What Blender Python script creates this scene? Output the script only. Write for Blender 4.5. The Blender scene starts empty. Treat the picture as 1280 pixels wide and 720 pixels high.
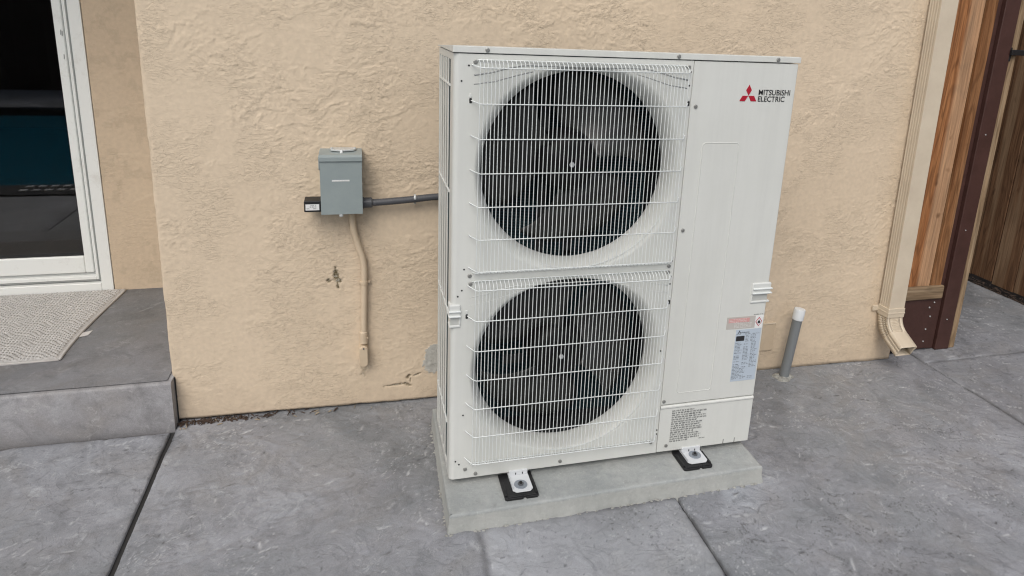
import bpy, math, random
import numpy as np
from mathutils import Matrix, Vector
random.seed(5); RNG = np.random.RandomState(7)
S = bpy.context.scene; COL = S.collection; PI = math.pi

# ------------------------------------------------------------------ camera
def rx(t): c, s = math.cos(t), math.sin(t); return np.array([[1,0,0],[0,c,-s],[0,s,c]])
def rz(t): c, s = math.cos(t), math.sin(t); return np.array([[c,-s,0],[s,c,0],[0,0,1]])
CAM = (-0.24422, -1.80433, 1.41707)
Rm = rz(-0.275655) @ rx(PI/2 - 0.251685) @ rz(0.046942)
cd = bpy.data.cameras.new('camera'); cam = bpy.data.objects.new('camera', cd); COL.objects.link(cam)
M = Matrix([list(r) for r in Rm]).to_4x4(); M.translation = CAM; cam.matrix_world = M
cd.sensor_width = 36; cd.lens = 847.84/1280*36
cd.shift_x = -41.94/1280; cd.shift_y = -119.23/1280
cd.clip_start = .05; cd.clip_end = 2000
S.camera = cam

# ------------------------------------------------------------------ light
SUN_EL, SUN_AZ = math.radians(48), math.radians(-152)       # direction towards the sun, azimuth from +y clockwise
w = bpy.data.worlds.new('World'); S.world = w; w.use_nodes = True
nt = w.node_tree; bg = nt.nodes['Background']
sky = nt.nodes.new('ShaderNodeTexSky'); sky.sky_type = 'NISHITA'; sky.sun_disc = False
sky.sun_elevation = SUN_EL; sky.sun_rotation = SUN_AZ; sky.dust_density = 3.0; sky.air_density = 1.0; sky.ozone_density = .6
hs = nt.nodes.new('ShaderNodeHueSaturation'); hs.inputs['Saturation'].default_value = .60
nt.links.new(sky.outputs[0], hs.inputs['Color']); nt.links.new(hs.outputs[0], bg.inputs[0]); bg.inputs[1].default_value = .12
sd = bpy.data.lights.new('sun', 'SUN'); sd.energy = .9; sd.angle = math.radians(38); sd.color = (1, .965, .92)
so = bpy.data.objects.new('sun', sd); COL.objects.link(so)
dv = Vector((math.sin(SUN_AZ)*math.cos(SUN_EL), math.cos(SUN_AZ)*math.cos(SUN_EL), math.sin(SUN_EL)))
so.rotation_euler = dv.to_track_quat('Z', 'Y').to_euler()
S.view_settings.view_transform = 'Standard'; S.view_settings.look = 'None'
S.view_settings.exposure = 0.37
S.cycles.filter_width = 1.15; S.view_settings.gamma = 1.0

# ------------------------------------------------------------------ materials
def newmat(name, col=(.5,.5,.5), rough=.5, metal=0, spec=.5):
    m = bpy.data.materials.new(name); m.use_nodes = True
    b = m.node_tree.nodes['Principled BSDF']
    b.inputs['Base Color'].default_value = (*col, 1); b.inputs['Roughness'].default_value = rough
    b.inputs['Metallic'].default_value = metal; b.inputs['Specular IOR Level'].default_value = spec
    return m
class NT:
    def __init__(s, m): s.m = m; s.t = m.node_tree; s.b = s.t.nodes['Principled BSDF']
    def n(s, typ, **kw):
        x = s.t.nodes.new(typ)
        for k, v in kw.items():
            if hasattr(x, k): setattr(x, k, v)
            else: x.inputs[k].default_value = v
        return x
    def l(s, a, b): s.t.links.new(a, b)
    def co(s, scale=(1,1,1), kind='Object', rnd=False):
        t = s.n('ShaderNodeTexCoord'); mp = s.n('ShaderNodeMapping'); mp.inputs['Scale'].default_value = scale
        s.l(t.outputs[kind], mp.inputs['Vector'])
        if rnd:
            oi = s.n('ShaderNodeObjectInfo'); mu = s.n('ShaderNodeMath', operation='MULTIPLY'); mu.inputs[1].default_value = 37.
            s.l(oi.outputs['Random'], mu.inputs[0]); s.l(mu.outputs[0], mp.inputs['Location'])
        return mp.outputs[0]
    def noise(s, vec, scale, detail=4, rough=.55, dist=0, typ='FBM'):
        x = s.n('ShaderNodeTexNoise'); x.noise_type = typ
        x.inputs['Scale'].default_value = scale; x.inputs['Detail'].default_value = detail
        x.inputs['Roughness'].default_value = rough; x.inputs['Distortion'].default_value = dist
        s.l(vec, x.inputs['Vector']); return x.outputs['Fac']
    def ramp(s, fac, stops, interp='LINEAR'):
        r = s.n('ShaderNodeValToRGB'); e = r.color_ramp.elements; r.color_ramp.interpolation = interp
        while len(e) < len(stops): e.new(.5)
        for q, (p, c) in zip(e, stops):
            q.position = p; q.color = (*c, 1) if isinstance(c, tuple) else (c, c, c, 1)
        s.l(fac, r.inputs[0]); return r.outputs[0]
    def mix(s, fac, a, b, mode='MIX'):
        x = s.n('ShaderNodeMix', data_type='RGBA', blend_type=mode)
        for sock, v in ((x.inputs[0], fac), (x.inputs[6], a), (x.inputs[7], b)):
            if isinstance(v, (int, float)): sock.default_value = v
            elif isinstance(v, tuple): sock.default_value = (*v, 1)
            else: s.l(v, sock)
        return x.outputs[2]
    def math(s, op, a, b=0.):
        x = s.n('ShaderNodeMath', operation=op)
        for i, v in enumerate((a, b)):
            if isinstance(v, (int, float)): x.inputs[i].default_value = v
            else: s.l(v, x.inputs[i])
        return x.outputs[0]
    def bump(s, h, dist=.001, strength=1., prev=None):
        x = s.n('ShaderNodeBump'); x.inputs['Distance'].default_value = dist; x.inputs['Strength'].default_value = strength
        s.l(h, x.inputs['Height'])
        if prev is not None: s.l(prev, x.inputs['Normal'])
        s.l(x.outputs[0], s.b.inputs['Normal']); return x.outputs[0]
    def color(s, c): s.l(c, s.b.inputs['Base Color'])
    def attr(s, name):
        a = s.n('ShaderNodeAttribute'); a.attribute_name = name; return a.outputs['Fac']

def stucco_mat(name, c0, c1, lace=1.):
    m = newmat(name, rough=.85, spec=.25); t = NT(m)
    v = t.co((1,1,1)); vs = t.co((1,1,1.9))
    base = t.ramp(t.noise(v, 1.6, 3, .5), [(.3, c0), (.7, c1)])
    fine = t.ramp(t.noise(v, 60, 3), [(.3, .93), (.7, 1.04)])
    base = t.mix(1., base, fine, 'MULTIPLY')
    st = t.ramp(t.noise(v, 7, 6, .7), [(.60, 0.), (.78, 1.)])
    base = t.mix(t.math('MULTIPLY', st, .10), base, (c0[0]*.72, c0[1]*.7, c0[2]*.68))
    brown = t.attr('damage'); patch = t.attr('patch')
    gp = t.n('ShaderNodeNewGeometry'); sz = t.n('ShaderNodeSeparateXYZ'); t.l(gp.outputs['Position'], sz.inputs[0])
    lowz = t.math('SUBTRACT', .16, sz.outputs['Z'])
    dirt = t.ramp(t.math('ADD', t.math('MULTIPLY', lowz, 3.2), t.math('MULTIPLY', t.math('SUBTRACT', t.noise(v, 12, 6, .75), .5), 1.6)), [(.30, 0.), (.95, 1.)])
    base = t.mix(t.math('MULTIPLY', dirt, .38), base, (c0[0]*.62, c0[1]*.60, c0[2]*.60))
    base = t.mix(brown, base, t.ramp(t.noise(v, 130, 3), [(.35, (.10,.075,.04)), (.5, (.2,.165,.10)), (.68, (.38,.36,.31))]))
    base = t.mix(patch, base, t.ramp(t.noise(v, 90, 3), [(.3, (.42,.41,.37)), (.7, (.54,.53,.48))]))
    t.color(base)
    lay = t.ramp(t.noise(vs, 26, 3, .6, 1.5), [(.49, 0.), (.51, 1.)])
    lay2 = t.ramp(t.noise(vs, 46, 3, .6, 1.8), [(.55, 0.), (.575, 1.)])
    mask = t.ramp(t.noise(v, 5.2, 4, .6), [(.42, .04), (.58, 1.)])
    h = t.math('MULTIPLY', t.math('ADD', lay, t.math('MULTIPLY', lay2, .7)), mask)
    gr = t.noise(v, 420, 3, .6)
    n1 = t.bump(h, .0008*lace, .9)
    n2 = t.bump(t.noise(v, 40, 3, .5), .0008, .4, n1)
    t.bump(gr, .00022, .6, n2)
    return m
MAT = {}
MAT['stucco'] = stucco_mat('painted_stucco', (.658,.537,.393), (.690,.566,.418))
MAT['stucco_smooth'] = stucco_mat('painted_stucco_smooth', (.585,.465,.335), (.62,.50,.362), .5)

m = newmat('ivory_paint', (.70,.715,.67), .38); t = NT(m); v = t.co()
t.color(t.mix(t.ramp(t.noise(v, 3, 5, .7), [(.35, 0.), (.75, 1.)]), (.69,.70,.66), (.645,.655,.61)))
vz = t.co((1,1,.06)); cc = t.b.inputs['Base Color'].links[0].from_socket
t.color(t.mix(1., cc, t.ramp(t.noise(vz, 22, 5, .7), [(.35, .955), (.6, 1.0)]), 'MULTIPLY'))
t.l(t.ramp(t.noise(v, 9, 6, .7), [(.3, .33), (.7, .48)]), t.b.inputs['Roughness']); t.bump(t.noise(v, 900, 2), .0001, .5)
MAT['ivory'] = m
MAT['wire'] = newmat('white_wire_coating', (.74,.77,.75), .35)
MAT['handle'] = newmat('ivory_plastic', (.65,.665,.635), .45)
MAT['white'] = newmat('white_paint', (.64,.66,.67), .4)
m = newmat('white_vinyl', (.83,.84,.80), .32); t = NT(m); v = t.co()
t.color(t.mix(t.ramp(t.noise(v, 11, 6, .75), [(.55, 0.), (.8, 1.)]), (.83,.845,.81), (.66,.65,.60))); MAT['vinyl'] = m
MAT['groove'] = newmat('grey_vinyl_gasket', (.42,.43,.42), .5)
MAT['crease'] = newmat('crease_shade_grey', (.36,.37,.36), .6)  # grey puts the shade under the recess step into the crease colour
MAT['black'] = newmat('black_rubber', (.012,.012,.013), .5)
m = newmat('fan_plastic', (.020,.0205,.019), .40, spec=.4); MAT['fan'] = m
m = newmat('coil_fins', (.03,.035,.04), .5, .3); t = NT(m); v = t.co((1,1,1))
wv = t.n('ShaderNodeTexWave'); wv.inputs['Scale'].default_value = 60; wv.bands_direction = 'Z'; t.l(v, wv.inputs['Vector'])
t.color(t.ramp(wv.outputs['Fac'], [(.3, (.006,.014,.018)), (.8, (.045,.105,.125))])); MAT['coil'] = m; MAT['hub'] = newmat('fan_hub_plastic', (.006,.006,.006), .55, spec=.2)
MAT['cavity'] = newmat('cabinet_inside', (.02,.022,.023), .6)
MAT['steel'] = newmat('zinc_steel', (.62,.64,.63), .4, .35)
MAT['screw'] = newmat('screw_steel', (.34,.34,.32), .45, .7)
MAT['washer'] = newmat('galvanised_washer', (.30,.33,.37), .45, .4)
MAT['hole'] = newmat('punched_hole', (.015,.015,.015), .8)
MAT['box'] = newmat('grey_enamel', (.27,.315,.315), .42)
t = NT(MAT['box']); v = t.co(); t.color(t.mix(t.ramp(t.noise(v, 9, 6, .7), [(.4, 0.), (.7, 1.)]), (.265,.31,.31), (.30,.345,.34))); t.bump(t.noise(v, 300, 3), .0002, .4)
MAT['conduit'] = newmat('grey_flexible_conduit', (.075,.078,.085), .5)
MAT['fitting'] = newmat('dark_grey_fitting', (.085,.09,.097), .4)
MAT['beige'] = newmat('beige_painted_pipe', (.60,.48,.345), .5)
t = NT(MAT['beige']); v = t.co(); t.color(t.mix(t.ramp(t.noise(v, 14, 5, .7), [(.35, 0.), (.7, 1.)]), (.635,.515,.37), (.57,.455,.32))); t.bump(t.noise(v, 160, 3), .0006, .6)
m = newmat('downspout_enamel', (.62,.515,.38), .42); t = NT(m); v = t.co()
t.color(t.mix(t.ramp(t.noise(v, 6, 6, .7), [(.35, 0.), (.75, 1.)]), (.66,.575,.445), (.57,.485,.37))); t.bump(t.noise(v, 220, 2), .0002, .5); MAT['spout'] = m
MAT['pvc'] = newmat('grey_pvc', (.20,.215,.22), .45); MAT['cap'] = newmat('white_pvc', (.72,.75,.76), .35)
MAT['red'] = newmat('red_print', (.42,.012,.03), .4); MAT['ink'] = newmat('black_print', (.025,.025,.027), .5)
MAT['greyink'] = newmat('grey_print', (.09,.095,.10), .6)
MAT['sticker'] = newmat('silver_blue_sticker', (.48,.55,.62), .35)
MAT['sticker_grey'] = newmat('grey_sticker', (.50,.47,.43), .45); MAT['pinkink'] = newmat('pink_print', (.62,.33,.31), .5)
MAT['whiteink'] = newmat('white_print', (.78,.78,.76), .4)
m = newmat('maroon_paint', (.06,.024,.024), .55); t = NT(m); v = t.co(rnd=True)
t.color(t.mix(t.ramp(t.noise(v, 12, 5, .7), [(.35, 0.), (.75, 1.)]), (.066,.028,.022), (.045,.018,.013))); t.bump(t.noise(v, 60, 4), .0008, .6); MAT['maroon'] = m
def wood(name, dark, mid, pale, horiz=False, sap=False):
    m = newmat(name, rough=.72, spec=.25); t = NT(m)
    v = t.co((1,1,.16)[::1] if not horiz else (.16,1,1), rnd=True); v2 = t.co((1,1,.035) if not horiz else (.035,1,1), rnd=True)
    rings = t.n('ShaderNodeTexWave'); rings.wave_type = 'RINGS'; rings.rings_direction = 'Z'
    rings.inputs['Scale'].default_value = 9; rings.inputs['Distortion'].default_value = 7; rings.inputs['Detail'].default_value = 3; rings.inputs['Detail Scale'].default_value = 2.2
    t.l(v, rings.inputs['Vector'])
    gv = t.co((1,1,.10) if not horiz else (.10,1,1), rnd=True)
    gl = t.math('SINE', t.math('MULTIPLY', t.noise(gv, 8, 2, .45, .3), 85.))
    c = t.mix(t.ramp(rings.outputs['Fac'], [(.15, .35), (.95, 1.)]), dark, mid)
    c = t.mix(t.math('MULTIPLY', t.ramp(gl, [(.4, 0.), (1., 1.)]), .5), c, tuple(x*.6 for x in dark))
    c = t.mix(t.ramp(t.noise(v2, 16, 3, .5), [(.53, 0.), (.63, 1.)]), c, pale)
    if sap:
        t_ = t.n('ShaderNodeTexCoord'); sx = t.n('ShaderNodeSeparateXYZ'); t.l(t_.outputs['Object'], sx.inputs[0])
        q = t.math('ADD', t.math('MULTIPLY', sx.outputs['X'], 9.), t.math('MULTIPLY', t.noise(v2, 5, 2), 1.2))
        c = t.mix(t.math('MULTIPLY', t.ramp(q, [(.75, 0.), (1.0, 1.)]), .6), c, pale)
    c = t.mix(1., c, t.ramp(t.noise(v2, 160, 4, .6), [(.3, .62), (.7, 1.18)]), 'MULTIPLY')
    kn = t.ramp(t.noise(t.co((1,1,.6), rnd=True), 13, 2, .4), [(.70, 0.), (.76, 1.)])
    c = t.mix(t.math('MULTIPLY', kn, .8), c, tuple(x*.35 for x in dark))
    t.color(c); t.bump(t.noise(v2, 190, 4), .0012, .6); return m
MAT['redwood'] = wood('redwood_board', (.23,.088,.032), (.43,.19,.075), (.54,.36,.22), sap=True)
MAT['batten'] = wood('redwood_batten', (.18,.075,.028), (.29,.14,.06), (.36,.20,.10))
MAT['paleboard'] = wood('weathered_wood', (.24,.16,.09), (.34,.24,.145), (.43,.33,.22))
MAT['trimwood'] = wood('weathered_trim', (.22,.15,.09), (.29,.21,.13), (.36,.28,.19), True)
MAT['oldwood'] = wood('old_fence_board', (.13,.068,.036), (.20,.108,.058), (.27,.175,.105))
MAT['darkwood'] = wood('dark_stained_board', (.035,.022,.014), (.05,.032,.022), (.07,.05,.035))
m = newmat('equipment_pad_concrete', rough=.85, spec=.2); t = NT(m); v = t.co()
c = t.ramp(t.noise(v, 5, 7, .7), [(.3, (.29,.31,.305)), (.5, (.36,.375,.365)), (.72, (.45,.46,.44))])
c = t.mix(1., c, t.ramp(t.noise(v, 60, 8, .85), [(.32, .88), (.5, 1.), (.68, 1.10)]), 'MULTIPLY')
c = t.mix(t.ramp(t.noise(v, 120, 4, .7), [(.62, 0.), (.74, .5)]), c, (.60,.61,.57))
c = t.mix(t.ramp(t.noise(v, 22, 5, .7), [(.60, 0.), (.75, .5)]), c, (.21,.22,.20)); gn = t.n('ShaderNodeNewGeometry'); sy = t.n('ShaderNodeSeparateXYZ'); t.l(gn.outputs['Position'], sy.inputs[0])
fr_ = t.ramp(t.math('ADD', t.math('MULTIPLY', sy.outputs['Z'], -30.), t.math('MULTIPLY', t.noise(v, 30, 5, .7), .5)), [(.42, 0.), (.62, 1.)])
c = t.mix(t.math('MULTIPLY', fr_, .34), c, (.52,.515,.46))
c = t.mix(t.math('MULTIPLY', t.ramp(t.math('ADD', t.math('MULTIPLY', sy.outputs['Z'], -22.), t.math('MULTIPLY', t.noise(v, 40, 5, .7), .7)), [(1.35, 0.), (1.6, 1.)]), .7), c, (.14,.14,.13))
t.color(c)
n1 = t.bump(t.noise(v, 45, 8, .75), .004, .6); t.bump(t.noise(v, 380, 3), .0010, .8, n1); MAT['pad'] = m
m = newmat('mortar', (.40,.40,.37), .9, spec=.2); t = NT(m); v = t.co()
t.color(t.ramp(t.noise(v, 60, 5, .7), [(.3, (.2,.2,.185)), (.7, (.46,.46,.42))])); t.bump(t.noise(v, 120, 5), .004, .8); MAT['mortar'] = m

def paving(name, tint=1., warm=0., smooth=False):
    m = newmat(name, rough=.6, spec=.35); t = NT(m); v = t.co(kind='Generated') if False else t.co()
    g = t.n('ShaderNodeNewGeometry'); v = g.outputs['Position']
    T = lambda a, b, c_: (a*tint*(1+warm), b*tint, c_*tint*(1-warm))
    c = t.ramp(t.noise(v, 1.5, 6, .62, .6), [(.30, T(.165,.178,.192)), (.43, T(.250,.262,.275)), (.57, T(.295,.302,.322)), (.72, T(.385,.405,.435))])
    c = t.mix(t.ramp(t.noise(v, 3.4, 5, .6, 1.2), [(.50, 0.), (.72, .6)]), c, T(.265,.258,.25))
    c = t.mix(t.ramp(t.noise(v, 9, 8, .72, .8), [(.50, 0.), (.68, .6)]), c, T(.165,.172,.182))
    c = t.mix(t.ramp(t.noise(v, 17, 8, .8, .7), [(.56, 0.), (.66, .6)]), c, T(.46,.475,.49))
    c = t.mix(1., c, t.ramp(t.noise(v, 55, 8, .85), [(.32, .86), (.5, 1.), (.68, 1.12)]), 'MULTIPLY')
    c = t.mix(1., c, t.ramp(t.noise(v, .95, 4, .6, .8), [(.36, .70), (.47, .97), (.6, 1.06)]), 'MULTIPLY')
    c = t.mix(1., c, t.ramp(t.noise(v, 380, 2, .6), [(.30, .86), (.70, 1.10)]), 'MULTIPLY')
    c = t.mix(t.attr('light'), c, T(.56,.57,.58))
    c = t.mix(t.attr('dark'), c, T(.07,.07,.072))
    t.color(c)
    t.l(t.ramp(t.noise(v, 6, 6, .7), [(.3, .48), (.7, .72)]), t.b.inputs['Roughness'])
    ch = t.ramp(t.noise(v, 7.5, 8, .62, 1.6), [(.42, 0.), (.44, .5), (.56, .6), (.575, 1.)])
    n1 = t.bump(ch, .0016 if not smooth else .0005, .9)
    n2 = t.bump(t.noise(v, 38, 8, .78), .0015 if not smooth else .0008, .6, n1); t.bump(t.noise(v, 260, 3), .0003, .6, n2)
    return m
MAT['paving'] = paving('stamped_concrete'); MAT['tread'] = paving('dark_smooth_concrete', .72, .02, True)
MAT['riser'] = paving('pale_smooth_concrete', .88, 0.05, True)
m = newmat('dark_joint_filler', (.035,.035,.034), .9); MAT['joint'] = m  # own dark tone of the joint bed and filler
m = newmat('soil', rough=1, spec=.1); t = NT(m); g = t.n('ShaderNodeNewGeometry')
t.color(t.ramp(t.noise(g.outputs['Position'], 30, 6, .7), [(.3, (.015,.011,.008)), (.7, (.07,.05,.035))])); MAT['soil'] = m
m = newmat('cotton_cord', (.46,.44,.41), .95, spec=.1); t = NT(m); v = t.co()
t.color(t.ramp(t.noise(v, 55, 4, .8), [(.3, (.38,.37,.35)), (.7, (.56,.545,.52))])); t.bump(t.noise(v, 500, 3), .001, .8); MAT['mat'] = m
MAT['hem'] = newmat('mat_hem_cloth', (.50,.48,.45), .95); MAT['tag'] = newmat('cloth_tag', (.62,.61,.59), .9)
m = newmat('window_glass', (1,1,1), 0.0); NT(m).b.inputs['Transmission Weight'].default_value = 1; NT(m).b.inputs['IOR'].default_value = 1.62; MAT['glass'] = m
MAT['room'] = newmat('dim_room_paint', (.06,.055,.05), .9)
MAT['foundation'] = newmat('foundation', (.06,.05,.045), .9)
m = newmat('pool_water', (.02,.17,.25), .05); t = NT(m); g = t.n('ShaderNodeNewGeometry'); t.bump(t.noise(g.outputs['Position'], 5, 3), .02, .3); MAT['water'] = m
MAT['tile'] = newmat('white_tile', (.8,.8,.78), .25); MAT['roof'] = newmat('roof_shingle', (.09,.08,.075), .9)
MAT['leafbit'] = newmat('dry_leaf_litter', (.055,.035,.024), .9); MAT['twig'] = newmat('pale_litter', (.30,.25,.18), .9)
MAT['hedge'] = newmat('hedge_leaf', (.03,.05,.02), .6)

# ------------------------------------------------------------------ builders
WP = {}
def link(o, parent, origin):
    COL.objects.link(o); WP[o.name] = np.array(origin, float)
    if parent is not None:
        o.parent = parent; o.location = tuple(np.array(origin) - WP[parent.name])
    else: o.location = tuple(origin)
    return o
def tag(o, label=None, cat=None, group=None, kind=None):
    for k, v in (('label', label), ('category', cat), ('group', group), ('kind', kind)):
        if v: o[k] = v
    return o
def empty(name, loc, label=None, cat=None, group=None, kind=None):
    o = bpy.data.objects.new(name, None); link(o, None, loc); o.empty_display_size = .05
    return tag(o, label, cat, group, kind)
class MB:
    def __init__(s): s.v = []; s.f = []
    def add(s, vs, fs):
        k = len(s.v); s.v += [tuple(map(float, p)) for p in vs]; s.f += [tuple(i+k for i in f) for f in fs]; return s
    def box(s, x0, x1, y0, y1, z0, z1):
        return s.add([(x0,y0,z0),(x1,y0,z0),(x1,y1,z0),(x0,y1,z0),(x0,y0,z1),(x1,y0,z1),(x1,y1,z1),(x0,y1,z1)],
                     [(0,3,2,1),(4,5,6,7),(0,1,5,4),(1,2,6,5),(2,3,7,6),(3,0,4,7)])
    def tube(s, pts, r, n=8, caps=True):
        pts = [np.array(p, float) for p in pts]; rs = r if hasattr(r, '__len__') else [r]*len(pts)
        d = [pts[min(i+1, len(pts)-1)] - pts[max(i-1, 0)] for i in range(len(pts))]
        d = [x/np.linalg.norm(x) for x in d]
        up = np.array([0,0,1.]) if abs(d[0][2]) < .9 else np.array([0,1.,0])
        u = np.cross(d[0], up); u /= np.linalg.norm(u); vs = []; fs = []
        for i, p in enumerate(pts):
            u = u - d[i]*u.dot(d[i]); u /= np.linalg.norm(u); w_ = np.cross(d[i], u)
            for k in range(n):
                a = 2*PI*k/n; vs.append(p + (u*math.cos(a) + w_*math.sin(a))*rs[i])
        for i in range(len(pts)-1):
            for k in range(n): fs.append((i*n+k, i*n+(k+1)%n, (i+1)*n+(k+1)%n, (i+1)*n+k))
        if caps: fs.append(tuple(range(n))[::-1]); fs.append(tuple((len(pts)-1)*n+k for k in range(n)))
        return s.add(vs, fs)
    def prism(s, poly, y0, y1):            # polygon in (x, z), extruded along y
        n = len(poly); vs = [(x, y0, z) for x, z in poly] + [(x, y1, z) for x, z in poly]
        fs = [tuple(range(n)), tuple(range(2*n-1, n-1, -1))] + [(i, i+n, (i+1)%n+n, (i+1)%n) for i in range(n)]
        return s.add(vs, fs)
    def prismz(s, poly, z0, z1):           # polygon in (x, y), extruded along z
        n = len(poly); vs = [(x, y, z0) for x, y in poly] + [(x, y, z1) for x, y in poly]
        fs = [tuple(range(n))[::-1], tuple(range(n, 2*n))] + [(i, (i+1)%n, (i+1)%n+n, i+n) for i in range(n)]
        return s.add(vs, fs)
    def prismx(s, poly, x0, x1):           # polygon in (y, z), extruded along x
        n = len(poly); vs = [(x0, y, z) for y, z in poly] + [(x1, y, z) for y, z in poly]
        fs = [tuple(range(n)), tuple(range(2*n-1, n-1, -1))] + [(i, i+n, (i+1)%n+n, (i+1)%n) for i in range(n)]
        return s.add(vs, fs)
    def quad(s, a, b, c, d): return s.add([a,b,c,d], [(0,1,2,3)])
    def build(s, name, mat, parent=None, bevel=0, smooth=False, seg=2, origin=None):
        V = np.array(s.v); o0 = (V.min(0)+V.max(0))/2 if origin is None else np.array(origin, float)
        me = bpy.data.meshes.new(name); me.from_pydata((V-o0).tolist(), [], s.f); me.update()
        import bmesh
        b = bmesh.new(); b.from_mesh(me); bmesh.ops.recalc_face_normals(b, faces=b.faces); b.to_mesh(me); b.free()
        me.materials.append(MAT[mat] if isinstance(mat, str) else mat)
        if smooth: me.shade_smooth()
        o = bpy.data.objects.new(name, me); link(o, parent, o0)
        if bevel:
            md = o.modifiers.new('bevel', 'BEVEL'); md.width = bevel; md.segments = seg; md.limit_method = 'ANGLE'; md.angle_limit = math.radians(35)
            if not smooth: me.shade_smooth(); md.harden_normals = True
        return o
def sgn(poly): return poly
def auto(o, ang=35):
    o.data.shade_smooth(); e = o.modifiers.new('split', 'EDGE_SPLIT'); e.split_angle = math.radians(ang); return o
def copy_to(o, parent, off):
    c = o.copy(); COL.objects.link(c); c.parent = parent
    c.location = tuple(np.array(o.location) + np.array(off)); WP[c.name] = WP[o.name] + np.array(off); return c
def rrect(x0, x1, z0, z1, r, n=5):
    P = []
    for cx, cz, a0 in ((x1-r, z0+r, -PI/2), (x1-r, z1-r, 0), (x0+r, z1-r, PI/2), (x0+r, z0+r, PI)):
        for k in range(n+1): a = a0 + PI/2*k/n; P.append((cx+r*math.cos(a), cz+r*math.sin(a)))
    return P
# numpy value noise
class VN:
    def __init__(s, seed): s.t = np.random.RandomState(seed).rand(256, 256)
    def n(s, x, y):
        xi = np.floor(x).astype(int); yi = np.floor(y).astype(int); fx = x-xi; fy = y-yi
        fx = fx*fx*fx*(fx*(fx*6-15)+10); fy = fy*fy*fy*(fy*(fy*6-15)+10); t_ = s.t
        a = t_[xi & 255, yi & 255]; b = t_[(xi+1) & 255, yi & 255]; c = t_[xi & 255, (yi+1) & 255]; d = t_[(xi+1) & 255, (yi+1) & 255]
        return (a*(1-fx)+b*fx)*(1-fy) + (c*(1-fx)+d*fx)*fy
    def fbm(s, x, y, o=4, g=.5):
        r = 0; a = 1.; tot = 0
        for k in range(o): r = r + a*s.n(x*2**k+17.3*k, y*2**k+9.1*k); tot += a; a *= g
        return r/tot
def sst(a, b, x): t_ = np.clip((x-a)/(b-a), 0, 1); return t_*t_*(3-2*t_)
def seg_d(X, Z, a, b):
    a = np.array(a); b = np.array(b); d = b-a; t_ = np.clip(((X-a[0])*d[0]+(Z-a[1])*d[1])/(d@d), 0, 1)
    return np.hypot(X-a[0]-t_*d[0], Z-a[1]-t_*d[1])
def gridmesh(name, P, mat, parent=None, attrs=None, faces_keep=None, close=None):
    nu, nv = P.shape[:2]; V = P.reshape(-1, 3); o0 = (V.min(0)+V.max(0))/2
    i = np.arange(nu-1)[:, None]*nv + np.arange(nv-1)[None]; F = np.stack([i, i+1, i+nv+1, i+nv], -1).reshape(-1, 4)
    me = bpy.data.meshes.new(name); me.vertices.add(len(V)); me.vertices.foreach_set('co', (V-o0).ravel())
    me.loops.add(F.size); me.loops.foreach_set('vertex_index', F.ravel().astype(np.int32))
    me.polygons.add(len(F)); me.polygons.foreach_set('loop_start', np.arange(0, F.size, 4, dtype=np.int32))
    me.update(); me.validate(); me.shade_smooth()
    for k, a in (attrs or {}).items():
        at = me.attributes.new(k, 'FLOAT', 'POINT'); at.data.foreach_set('value', a.ravel().astype(np.float32))
    me.materials.append(MAT[mat]); o = bpy.data.objects.new(name, me); return link(o, parent, o0)

GZ = -.06                                   # level of the patio
WA, WB = .6009, -.02505                     # front plane of the stucco wall: y = WA + WB x
wy = lambda x: WA + WB*x

# ------------------------------------------------------------------ setting: ground, patio, step, pool
MB().box(-600, 600, -600, 600, -2.2, -2.0).build('deep_ground', 'soil')
bpy.data.objects['deep_ground'].name = 'ground'; tag(bpy.data.objects['ground'], kind='structure')
g = MB(); PX0, PX1, PY0, PY1 = -8.2, -1.75, -5.78, -1.27
for b in ((-600,PX0,-600,600), (PX1,600,-600,600), (PX0,PX1,-600,PY0), (PX0,PX1,PY1,600)): g.box(b[0], b[1], b[2], b[3], -.5, -.105)
tag(g.build('soil', 'soil'), kind='structure')
bed = MB()
for b in ((-9.5,PX0,-7.8,.6), (PX1,3.44,-7.8,5), (PX0,PX1,-7.8,PY0), (PX0,PX1,PY1,.6)): bed.box(b[0], b[1], b[2], b[3], -.10, GZ-.014)
patio = tag(bed.build('patio', 'joint'), kind='structure')
N1, N2, N3 = VN(1), VN(2), VN(3)
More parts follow.
